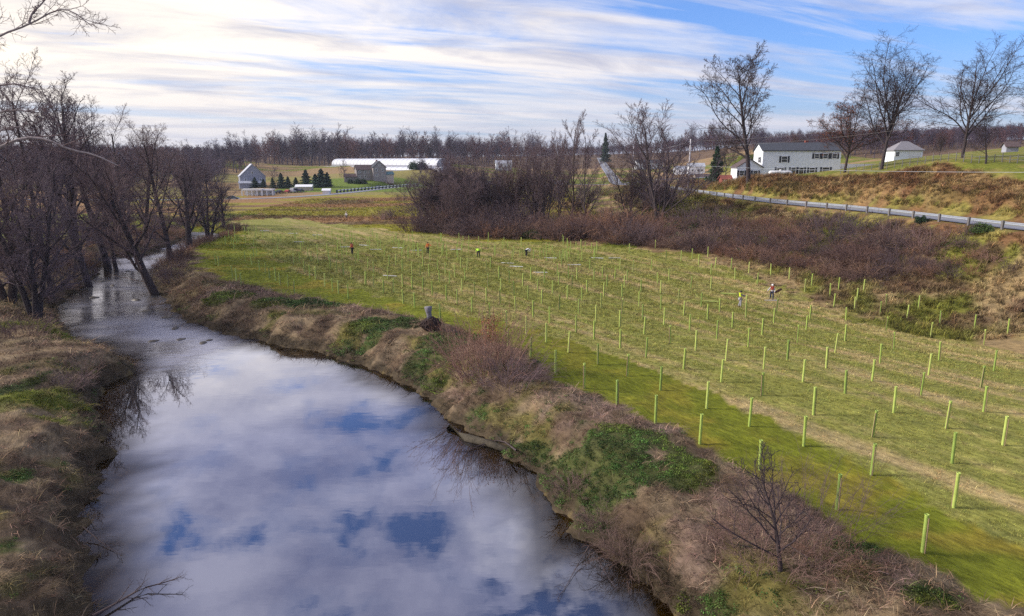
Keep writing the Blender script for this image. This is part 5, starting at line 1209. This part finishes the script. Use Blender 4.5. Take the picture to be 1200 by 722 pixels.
building('wing', '', '', (-12.9, -1.0, -.3), 0, 6.4, 6, 3.4, 2.0, m_white, m_roofb, axis='y', wins=[('f', -2, 1.9, 1.2, 1.3, True), ('f', 1.5, 1.9, 1.2, 1.3, True)], parent=e)
MB().box((2.5, .6, 9.1), (.8, .8, 1.6)).build('chimney', m_brick, e)
MB().box((12.2, -2.5, 2.3), (5.0, .12, 1.0)).build('porch_wall', m_white, e)
p = spot(851, 182); building('brick_outbuilding', 'small red brick outbuilding with two white doors beside the conifer', 'shed', (p.x, p.y, p.z), R(5), 3.2, 2.4, 1.7, .8, m_brick, m_brick, axis='x', doors=[('f', -.85, .85, .6, 1.3, False, m_trim), ('f', .85, .85, .7, 1.3, False, m_trim)])
p = spot(914, 168); e = empty('propane_tank', p); tag(e, 'long white propane tank lying on the lawn before the white house', 'tank')
L = MB(); prf = [(-2.9, .02), (-2.85, .3), (-2.6, .55), (-2.3, .62), (2.3, .62), (2.6, .55), (2.85, .3), (2.9, .02)]
L.lathe([(r, z) for z, r in prf], 14); L.V = [(z, x, y + 1.0) for x, y, z in L.V]; L.build('tank', m_trim, e, True)
for x in (-1.7, 1.7): MB().box((x, 0, .25), (.3, .9, .7)).build('leg', m_post, e)
MB().lathe([(.25, 1.58), (.25, 1.85), (.0, 1.9)], 10).build('valve_cap', m_trim, e)
p = spot(1058, 168); building('white_garage', 'small white garage with a grey hipped roof behind the crest', 'garage', (p.x, p.y, p.z - .2), R(-4), 6.6, 5, 2.3, 2.1, m_white, m_groof, hip=True, doors=[('f', 1.5, 1.1, 2.6, 2.2, False, m_trim)], wins=[('f', -2.6, 1.5, 1, 1)])
e = empty('board_fence', spot(1000, 176)); tag(e, 'low white board fence between the white house and the garage', 'fence')
for k in range(14):
    MB().box((-9 + k * 1.4, 0, .8), (1.36, .06, 1.5)).build('board', m_trim, e)
# farm
p = spot(296, 335); e = building('grey_barn', 'tall grey gabled barn at the foot of the wooded hill', 'barn', (p.x, p.y, p.z - .3), R(24), 11.5, 15, 5.6, 5.6, m_barn, m_metalr, axis='y', doors=[('f', 0, 1.6, 3, 3.2, False, m_shut)], wins=[('f', -3.4, 3.9, .9, 1.0), ('f', 3.4, 3.9, .9, 1.0), ('f', 0, 7.2, .9, 1.1)])
building('lean', '', '', (-1, -9.6, -.2), 0, 11, 4, 2.6, .8, m_barn, m_metalr, parent=e)
p = spot(440, 352); fz = p.z + .3
e = building('stone_farmhouse', 'stone farmhouse with dark roofs, tall gable and teal porch on the farm hill', 'house', (p.x + 1.5, p.y, fz), R(22), 6.6, 8.5, 6.2, 3.0, m_stonew, m_roofd, axis='y', wins=[('f', -1.6, 4.9, .9, 1.3), ('f', 1.6, 4.9, .9, 1.3), ('f', -1.6, 2.0, .9, 1.3), ('f', 1.6, 2.0, .9, 1.3), ('f', 0, 7.2, .7, .9)])
building('wing', '', '', (-7.2, 1.5, 0), 0, 8.0, 6, 5.0, 2.2, m_stonew, m_roofb, axis='x', wins=[('f', -2.4, 3.9, .9, 1.1), ('f', .4, 3.9, .9, 1.1), ('f', 2.8, 3.9, .9, 1.1), ('f', -2.4, 1.6, .9, 1.1), ('f', .4, 1.6, .9, 1.1)], parent=e)
building('side_porch', '', '', (5.2, -1, 0), 0, 4, 6, 2.6, 1.3, m_tan, m_teal, axis='x', parent=e)
MB().box((0, 2.8, 9.1), (.8, .8, 1.6)).build('chimney', m_brick, e)
p = spot(411, 348); building('stone_shed', 'low pale shed joined to nothing left of the farmhouse wing', 'shed', (p.x, p.y, p.z), R(18), 6, 4.5, 2.4, 1.4, m_stonew, m_roofb)['label'] = 'low pale shed standing left of the farmhouse wing'
def hoop(a, b, w, h, label, nrib):
    A_, B_ = Vector(a), Vector(b); ax = (B_ - A_); L = ax.length; e = empty('greenhouse', A_, math.atan2(ax.y, ax.x)); tag(e, label, 'greenhouse', 'long white farm greenhouses')
    dzz = B_.z - A_.z; m = MB(); K = 10; NS = 24
    for i in range(NS + 1):
        for k in range(K + 1):
            t = math.pi * k / K; m.V.append((L * i / NS, -math.cos(t) * w / 2, h * math.sin(t) ** .62 + dzz * i / NS - (1.2 if k in (0, K) else 0)))
    for i in range(NS):
        for k in range(K): q = i * (K + 1) + k; m.F.append([q, q + 1, q + K + 2, q + K + 1])
    m.build('cover', m_plastic, e, True)
    for sy in (-1, 1):
        q = MB().quad((0, sy * (w / 2 + .06), -.8), (L, sy * (w / 2 + .06), dzz - .8), (L, sy * (w / 2 + .06), dzz + h * .30), (0, sy * (w / 2 + .06), h * .30)); q.build('side_shading', m_barn, e)  # shading of the lower greenhouse sides, put in as a grey band
    for i, xx in ((0, -.02), (NS, L + .02)):
        en_ = MB(); en_.V = [(xx, v[1], v[2]) for v in m.V[i * (K + 1):(i + 1) * (K + 1)]]; en_.F = [list(range(K + 1))]; en_.build('end_wall', m_metalr, e)
    for i in range(nrib):
        x = L * (i + .5) / nrib; P = [(x, -math.cos(math.pi * k / K) * (w / 2 + .05), (h + .06) * math.sin(math.pi * k / K) ** .62 + dzz * x / L) for k in range(K + 1)]
        MB().tube(P, .07, 4, False).build('rib', m_metalr, e)
pa = at(520, 197, 405); pb = at(396, 195, 520)
hoop((pa[0], pa[1], pa[2] - .3), (pb[0], pb[1], pb[2] - .3), 10, 6.0, 'long tall white greenhouse stretched across the farm hill', 26)
pa = at(520, 200.5, 392); pb = at(372, 198.5, 505)
hoop((pa[0], pa[1], pa[2] - .3), (pb[0], pb[1], pb[2] - .3), 7, 2.6, 'low white hoop tunnel lying in front of the tall greenhouse', 26)
# roadside farm stand, cars
def open_shed(px, t, w, h, label, nb):
    p = spot(px, t); e = empty('open_shed', p, R(6)); tag(e, label, 'shed', 'white sheds by the farm road')
    MB().box((0, 2, h / 2 + .1), (w, .1, h)).build('back_wall', m_white, e)
    rf = MB().box((0, 0, h + .2), (w + .4, 4.4, .18)).build('roof', m_trim, e)
    MB().box((0, -1.95, h - .1), (w, .1, .5)).build('fascia', m_trim, e)
    for k in range(nb + 1): MB().box((-w / 2 + w * k / nb, -1.95, h / 2 - .2), (.45, .12, h)).build('post', m_trim, e)
open_shed(297, 283, 8, 2.4, 'white open-fronted shed nearest the barn by the farm road', 4); open_shed(311, 285, 7, 2.2, 'white open-fronted shed second from the barn by the farm road', 3)
p = spot(357, 308); building('white_roofed_shed', 'low shed with a bright white roof between the spruces and the road', 'shed', tuple(p), R(4), 7, 4, 1.6, .8, m_tan, m_trim)
p = spot(383, 292); building('small_white_shed', 'tiny white shed at the foot of the narrow cypress', 'shed', tuple(p), R(4), 3, 3, 1.4, .7, m_trim, m_trim)
def car(px, t, rz, colr, label, van=False, road=False, group=None):
    p = spot(px, t) if not road else road; e = empty('parked_car', p, rz); tag(e, label, 'van' if van else 'car', group)
    mb_ = bmesh.new()
    if van: sil = [(-2.4, .35), (-2.45, 1.0), (-2.3, 2.0), (1.3, 2.05), (1.9, 1.25), (2.4, 1.05), (2.5, .35)]
    else: sil = [(-2.2, .35), (-2.25, .85), (-1.7, .98), (-1.2, 1.42), (.3, 1.45), (1.0, .98), (2.1, .80), (2.25, .35)]
    vs = [[mb_.verts.new((x, s * (.88 - .10 * (z > 1.1)), z)) for x, z in sil] for s in (-1, 1)]
    mb_.faces.new(vs[0]); mb_.faces.new(vs[1][::-1])
    for i in range(len(sil)): j = (i + 1) % len(sil); mb_.faces.new((vs[0][j], vs[0][i], vs[1][i], vs[1][j]))
    me = bpy.data.meshes.new('body'); mb_.to_mesh(me); mb_.free(); o = link('body', me, e, cloth_paint(colr)); bv = o.modifiers.new('b', 'BEVEL'); bv.width = .07; bv.segments = 2
    g_ = MB(); zt = 1.9 if van else 1.36; x0, x1 = (-2.0, 1.35) if van else (-1.15, .45)
    for s in (-1, 1): g_.box((0.5 * (x0 + x1), s * .82, (zt + 1.0) / 2), (x1 - x0, .05, zt - 1.02))
    g_.build('side_window', m_glass, e); MB().box(((1.62 if van else .68), 0, (zt + 1.05) / 2), (.08, 1.4, .38)).build('windscreen', m_glass, e)
    for x in (-1.4, 1.4):
        for s in (-1, 1):
            q = MB().tube([(x, s * .72, .33), (x, s * .90, .33)], .33, 12).build('wheel', m_shut, e); MB().tube([(x, s * .905, .33), (x, s * .915, .33)], .18, 8).build('rim', m_galv, q)
    for s in (-1, 1): MB().box((2.27 if not van else 2.49, s * .6, .68), (.06, .3, .14)).build('headlight', m_trim, e)
    return e
PM = {}
def cloth_paint(c):
    if c not in PM: PM[c] = mat('car_paint', c, .3, .03, spec=.5)
    return PM[c]
q = road_pt(445, 222.5, 322); car(445, 322, R(15), (.02, .03, .07), 'dark blue car driving along the farm road below the farmhouse', road=Vector(spot(445, 335)))
car(273, 262, R(2), (.04, .08, .10), 'dark teal car on the farm road near the barn')
for px, t, c_, lb, vn in [(320, 292, (.6, .6, .62), 'pale car parked beside the white sheds', False), (328, 294, (.03, .03, .04), 'black car parked beside the white sheds', False), (338, 296, (.35, .06, .05), 'red car parked by the farm stand', False), (345, 298, (.5, .5, .52), 'silver car parked by the farm stand', True), (352, 300, (.05, .05, .08), 'dark car parked under the spruces', False)]: car(px, t, R(80), c_, lb, vn, group='cars parked at the farm')
for px, t, c_, lb in [(612, 378, (.6, .62, .68), 'white van seen through the thicket at the crossroads'), (572, 376, (.7, .7, .72), 'white van at the left end of the crossroads'), (655, 384, (.55, .58, .65), 'pale van seen through twigs beside the tall thin trees')]: car(px, t, R(4), c_, lb, True, group='vans at the crossroads')
car(778, 225, R(95), (.05, .06, .09), 'dark car on the road beyond the vase-shaped tree', road=Vector(road_pt(778, 219.5, 228)))
# dotted fence up the farm lane
e = empty('lane_fence', spot(395, 292)); tag(e, 'pale fence with dark posts climbing beside the farm lane', 'fence'); org = e.location; prev = None
dk = MB().box((0, 0, .45), (.75, .5, 1.3)); dke = bpy.data.meshes.new('post'); dke.from_pydata(dk.V, [], dk.F); dke.materials.append(m_shut)
for i in range(24):
    px = 395 + i * 4.1; t = np.interp(px, [395, 430, 480, 500], [296, 318, 350, 362]); g = spot(px, float(t)); link('post', dke, e, None, tuple(g - org + Vector((0, 0, .3))))
    if prev is not None:
        MB().tube([prev - org + Vector((0, 0, 1.15)), g - org + Vector((0, 0, 1.15))], .22, 4, False).build('rail', m_trim, e)
    prev = g
# houses on the far hill
for px, t, w_, h_, rz, mw, mr, lb in [(760, 520, 20, 4.5, 3, m_white, m_roofd, 'low white house beyond the hill road right of the vase-shaped tree'), (798, 480, 9, 3, 5, m_white, m_metalr, 'small white building beyond the road past the utility pole'), (815, 470, 11, 5, -6, m_white, m_metalr, 'white house with pale roof right of the utility pole'), (826, 440, 14, 4.5, 3, m_tan, m_roofb, 'tan house with brown roof beside the lawn conifer'),
                                  (590, 520, 12, 5, 4, m_white, m_metalr, 'small white building on the ridge behind the thicket'), (1183, 165, 2.6, 1.5, -12, m_barn, m_roofb, 'rusty brown shed half hidden on the crest near the frame edge')]:
    p = spot(px, t); building('far_house' if t > 200 else 'shed', lb, 'house' if t > 200 else 'shed', tuple(p), R(rz), w_, 8 if t > 200 else 2.4, h_, 2.2 if t > 200 else .9, mw, mr, wins=[('f', -w_ * .25, h_ * .5, 1.4, 1.3), ('f', w_ * .1, h_ * .5, 1.4, 1.3), ('f', w_ * .32, h_ * .5, 1.4, 1.3)] if t > 200 else [])
# ------------------------------------------------------------ what grows on the ground
def blades(seed, n, h, w, spread, tilt, seg=2):
    r = np.random.default_rng(seed); V = []; F = []
    for i in range(n):
        a = r.uniform(0, 6.283); q = spread * math.sqrt(r.random()); x, y = q * math.cos(a), q * math.sin(a); b_ = r.uniform(0, 6.283); t0 = r.uniform(*tilt); L = h * r.uniform(.55, 1.2)
        z = -.02; wd = w * r.uniform(.7, 1.3); k = len(V); px_, py_ = -math.sin(b_) * wd, math.cos(b_) * wd
        V += [(x - px_, y - py_, z), (x + px_, y + py_, z)]
        for s in range(seg):
            tt = t0 + s * .45; x += math.cos(b_) * math.sin(tt) * L / seg; y += math.sin(b_) * math.sin(tt) * L / seg; z += math.cos(tt) * L / seg; f = 1 - (s + 1) / seg * .85
            V += [(x - px_ * f, y - py_ * f, z), (x + px_ * f, y + py_ * f, z)]; F.append([k + 2 * s, k + 2 * s + 1, k + 2 * s + 3, k + 2 * s + 2])
    return np.array(V), np.array(F)
def leafclump(seed, n, rad, hgt, sz):
    r = np.random.default_rng(seed); a = r.normal(size=(n, 3)); a[:, 2] = abs(a[:, 2]); a /= np.linalg.norm(a, axis=1, keepdims=True); P = a * r.uniform(.5, 1, (n, 1)) * (rad, rad, hgt)
    nn = a + r.normal(0, .5, (n, 3)); nn /= np.linalg.norm(nn, axis=1, keepdims=True); u = np.cross(nn, r.normal(size=(n, 3))); u /= np.linalg.norm(u, axis=1, keepdims=True); v = np.cross(nn, u); s = sz * r.uniform(.6, 1.4, (n, 1))
    V = np.stack([P - u * s, P - v * s * .6, P + u * s, P + v * s * .6], 1).reshape(-1, 3); return V, np.arange(4 * n).reshape(-1, 4)
def protos(kind, lst, m): return [bpy.data.objects.new(kind, mesh_np(kind, V, F, m)) for V, F in lst]
P_grass = protos('tuft', [blades(i, 16, .16, .010, .16, (.1, .8)) for i in range(4)], m_tuft)
P_stem = protos('stems', [blades(20 + i, 17, .75, .015, .32, (.5, 1.45), 3) for i in range(4)] + [blades(30 + i, 9, 1.15, .017, .35, (.7, 1.5), 3) for i in range(2)], m_stem)
P_tall = protos('tall_grass', [blades(40 + i, 30, 1.0, .016, .35, (.1, .8), 3) for i in range(4)], m_stem)
P_leaf = protos('leaves', [leafclump(60 + i, 52, .30, .20, .034) for i in range(4)], m_leaf)
def scatter(name, label, pr, x, y, scale, col, sink=.02, seed=1):
    r = np.random.default_rng(seed); n_ = len(x); z = height(x, y) - sink
    me = bpy.data.meshes.new(name); me.vertices.add(n_); me.vertices.foreach_set('co', np.stack([x, y, z], 1).astype(np.float32).ravel())
    def att(nm, ty, v, key='value'): a = me.attributes.new(nm, ty, 'POINT'); a.data.foreach_set(key, v.ravel())
    att('rot', 'FLOAT_VECTOR', np.stack([r.normal(0, .12, n_), r.normal(0, .12, n_), r.uniform(0, 6.283, n_)], 1).astype(np.float32), 'vector')
    att('scl', 'FLOAT', scale.astype(np.float32)); att('var', 'INT', r.integers(0, len(pr), n_).astype(np.int32))
    att('pcol', 'FLOAT_COLOR', np.hstack([col, np.ones((n_, 1))]).astype(np.float32), 'color')
    o = link(name, me); tag(o, label, kind='stuff')
    ng = bpy.data.node_groups.new(name, 'GeometryNodeTree'); ng.interface.new_socket('Geometry', in_out='INPUT', socket_type='NodeSocketGeometry'); ng.interface.new_socket('Geometry', in_out='OUTPUT', socket_type='NodeSocketGeometry')
    gi = ng.nodes.new('NodeGroupInput'); go = ng.nodes.new('NodeGroupOutput'); jn = ng.nodes.new('GeometryNodeJoinGeometry')
    def named(nm, ty): q = ng.nodes.new('GeometryNodeInputNamedAttribute'); q.data_type = ty; q.inputs[0].default_value = nm; return q.outputs[0]
    rot, scl, var = named('rot', 'FLOAT_VECTOR'), named('scl', 'FLOAT'), named('var', 'INT')
    for i, p_ in enumerate(pr):
        oi_ = ng.nodes.new('GeometryNodeObjectInfo'); oi_.inputs['Object'].default_value = p_; oi_.inputs['As Instance'].default_value = True
        cmp = ng.nodes.new('FunctionNodeCompare'); cmp.data_type = 'INT'; cmp.operation = 'EQUAL'
        ins = [s for s in cmp.inputs if s.type == 'INT' and s.enabled] or [cmp.inputs[2], cmp.inputs[3]]
        ng.links.new(var, ins[0]); ins[1].default_value = i
        ip = ng.nodes.new('GeometryNodeInstanceOnPoints'); ng.links.new(gi.outputs[0], ip.inputs['Points']); ng.links.new(oi_.outputs['Geometry'], ip.inputs['Instance']); ng.links.new(cmp.outputs[0], ip.inputs['Selection'])
        ng.links.new(rot, ip.inputs['Rotation']); ng.links.new(scl, ip.inputs['Scale']); ng.links.new(ip.outputs[0], jn.inputs[0])
    ng.links.new(jn.outputs[0], go.inputs[0])
    md = o.modifiers.new('scatter', 'NODES'); md.node_group = ng; return o
rs = np.random.default_rng(12)
def cand(n, x0, x1, y0, y1, px=1.6):            # random places inside a widened view wedge, thinner with distance
    y = y0 + (y1 - y0) * rs.random(n) ** px; x = rs.uniform(-.82, .82, n) * y + rs.uniform(-3, 3, n); k = (x > x0) & (x < x1); return x[k], y[k]
def jit(c, s=.18): return np.clip(c * (1 + rs.normal(0, s, (len(c), 1))) * (1 + rs.normal(0, .06, c.shape)), 0, 1)
# field and strip
x, y = cand(180000, -75, 70, 16, 150, 1.35); c_ = cover(x, y)
k = (c_['field'] | c_['strip']) & (rs.random(len(x)) < 1 - smooth(85, 150, y)) & (rs.random(len(x)) < np.where(c_['strip'], .8, 1))
x, y = x[k], y[k]; cc = c_['col'][k]; st_ = c_['strip'][k]; far_ = np.clip(y / 40, .8, 2.2)
scatter('field_grass', 'short mixed green and straw coloured grass of the planted field and mown strip', P_grass, x, y, np.where(st_, .42, .8) * far_ * rs.uniform(.6, 1.3, len(x)), jit(cc, .28), seed=2)
# dead stems on the rough banks
x, y = cand(90000, -70, 70, 12, 110, 1.2); c_ = cover(x, y)
k = c_['rough'] & (c_['d'] > .02) & (rs.random(len(x)) < np.clip(.50 + .5 * c_['mauve'] - .38 * c_['leafy'], .05, 1))
x2, y2 = x[k], y[k]; cc = c_['col'][k]
scatter('dead_stems', 'matted dead stems and dry grass covering the river banks', P_stem, x2, y2, rs.uniform(.35, 1.0, len(x2)) * np.clip(y2 / 45, .75, 1.5), jit(cc * (1.08, 1.0, 1.0), .32), .04, seed=3)
# leafy green cover
x, y = cand(120000, -70, 70, 12, 100, 1.2); c_ = cover(x, y)
k = c_['rough'] & (c_['d'] > .3) & ((rs.random(len(x)) < c_['leafy'] * 1.0) | (rs.random(len(x)) < c_['moss'] * .22))
x3, y3 = x[k], y[k]; n3_ = fbm(x3 * .8, y3 * .8, 181, 3)
gc = np.array((.040, .074, .016))[None] * (.6 + 1.3 * smooth(.3, .7, n3_))[:, None] + np.array((.055, .04, 0))[None] * (smooth(.5, .8, vnoise(x3 * .4, y3 * .4, 191)))[:, None]
scatter('ground_ivy', 'low leafy green cover trailing over the river bank', P_leaf, x3, y3, rs.uniform(.5, 1.15, len(x3)) * np.clip(y3 / 45, .8, 1.6), jit(gc, .3), .05, seed=4)
x, y = cand(110000, -70, 70, 12, 100, 1.2); c_ = cover(x, y); q_ = c_['col']
k = c_['rough'] & (c_['d'] > .2) & (q_[:, 1] > q_[:, 0] * .88) & (c_['leafy'] < .6); x6, y6 = x[k], y[k]
scatter('bank_grass', 'mossy green and straw grass tufts along the banks', P_grass, x6, y6, rs.uniform(.8, 1.7, len(x6)) * np.clip(y6 / 40, .8, 1.6), jit(q_[k] * 1.15, .35), seed=14)
# tall grass on the road slopes and crest
x = rs.uniform(28, 95, 100000); y = rs.uniform(60, 240, 100000); c_ = cover(x, y); k = c_['slope'] & ~c_['top'] & ((c_['rm'] < 24) | (x < 58)) & (rs.random(len(x)) < np.clip(1.5 - y / 200, .2, 1)) & (rs.random(len(x)) < .6)
x4, y4 = x[k], y[k]; cc = c_['col'][k]
scatter('slope_grass', 'tall rust and ochre dead grass on the slopes beside the road', P_tall, x4, y4, rs.uniform(.5, 1.25, len(x4)) * np.clip(y4 / 110, .9, 1.7) * np.clip((c_['rm'][k] - 4.0) / 2, .45, 1) * np.where(c_['rm'][k] > 24, .55, 1), jit(cc * .9, .48), .05, seed=5)
# meadow tussocks
x, y = cand(60000, -75, 45, 105, 262, .9); c_ = cover(x, y); k = ~c_['field'] & ~c_['slope'] & (c_['d'] > 2)
x5, y5 = x[k], y[k]; scatter('meadow_grass', 'tan and yellow green grass of the meadow beyond the field', P_tall, x5, y5, rs.uniform(.35, .8, len(x5)) * np.where(y5 < 160, .8, 1.2), jit(c_['col'][k], .22), .05, seed=6)
# undergrowth: small brush below the thicket and on the grove floor
ub = [bpy.data.objects.new('brush', m_) for m_, _h in bm_]
def uscatter(name, label, x, y, s, seed):
    o = scatter(name, label, ub, x, y, s, np.full((len(x), 3), .1), .1, seed); return o
x = []; y = []
for i in range(900):
    s = rs.uniform(0, cum[-1]); j = min(int(np.searchsorted(cum, s)) - 1, len(EP) - 2); j = max(j, 0); f = (s - cum[j]) / (cum[j + 1] - cum[j]); q = EP[j].lerp(EP[j + 1], f); tv = (EP[j + 1] - EP[j]).normalized(); nv = Vector((-tv.y, tv.x, 0)); nv = nv if nv.y > 0 else -nv
    q = q + nv * rs.uniform(.3, 17); x.append(q.x); y.append(q.y)
x = np.array(x); y = np.array(y); rm_, _ = dline(x, y, ROAD_MAIN); k = rm_ > 6.5
uscatter('undergrowth', 'tangled leafless undergrowth of the thicket floor', x[k], y[k], rs.uniform(.22, .55, k.sum()), 7)
x = rs.uniform(-120, -40, 2600); y = rs.uniform(70, 200, 2600); d = river_d(x, y); k = (d > .6) & (d < np.where(x > -64, 4.5, 15)) & ((x > -95) | (y < 100) | (rs.random(len(x)) < .12))
uscatter('undergrowth', 'tangled leafless undergrowth of the upstream banks', x[k], y[k], rs.uniform(.25, .6, k.sum()), 8)
# woodland mass behind the skyline trees
fo = []
for a, b_ in fp:
    va = np.array([v.co[:] for v in a.vertices]); fa = np.array([p.vertices[:] for p in a.polygons]); vb = np.array([v.co[:] for v in b_.vertices]); fb = np.array([p.vertices[:] for p in b_.polygons])
    fo.append(bpy.data.objects.new('tree', mesh_np('tree', np.vstack([va, vb]), np.vstack([fa, fb + len(va)]), b_.materials[0])))
x = []; y = []; s = []
for i in range(2600):
    px = rs.uniform(-120, 1320); t, yy = far_row(px); t = t * rs.uniform(1.03, 1.35); p = np.array([(px - 600) / 800 * t, t * 1.022]); x.append(p[0]); y.append(p[1]); d_ = ray(px, yy + rs.uniform(3, 14)); s.append((CH + d_[2] * (p[1] / d_[1])))
x = np.array(x); y = np.array(y); s = np.clip((np.array(s) - height(x, y)) / 18.5, .55, 1.25)
scatter('woodland', 'purple grey bare woodland covering the far hills', fo, x, y, s, np.full((len(x), 3), .1), .3, seed=9)
# lone dark hill grove beyond the left bank
x = rs.uniform(-420, -110, 700); y = rs.uniform(250, 420, 700); k = (abs(x / y) < .9) & (x < -.42 * y) & (y > 300)
scatter('woodland', 'dark bare woodland beyond the left meadow', fo, x[k], y[k], rs.uniform(.5, .8, k.sum()), np.full((k.sum(), 3), .1), .3, seed=10)
print('TRIS', sum(len(m.polygons) for m in bpy.data.meshes) * 2)
print('SHRUBS', n_s, 'ground verts', nx * ny)

# ------------------------------------------------------------ air
m_haze = bpy.data.materials.new('haze_air'); m_haze.use_nodes = True; n = m_haze.node_tree; n.nodes.clear()
pv = n.nodes.new('ShaderNodeVolumePrincipled'); pv.inputs['Density'].default_value = .00011; pv.inputs['Color'].default_value = (.80, .86, 1.0, 1); pv.inputs['Anisotropy'].default_value = .2
mo = n.nodes.new('ShaderNodeOutputMaterial'); n.links.new(pv.outputs[0], mo.inputs['Volume'])
zlo = float(gz.min()) - 1.0; zhi = 78.0; ext = 3600.0
mb = MB().box((0, 600, (zlo + zhi) / 2), (2 * ext, 2 * ext, zhi - zlo)); hzo = mb.build('haze', m_haze); tag(hzo, kind='stuff'); hzo['label'] = 'thin blue haze in the valley air'
print('gz', gz.min(), gz.max(), gx.min(), gx.max(), gy.min(), gy.max())
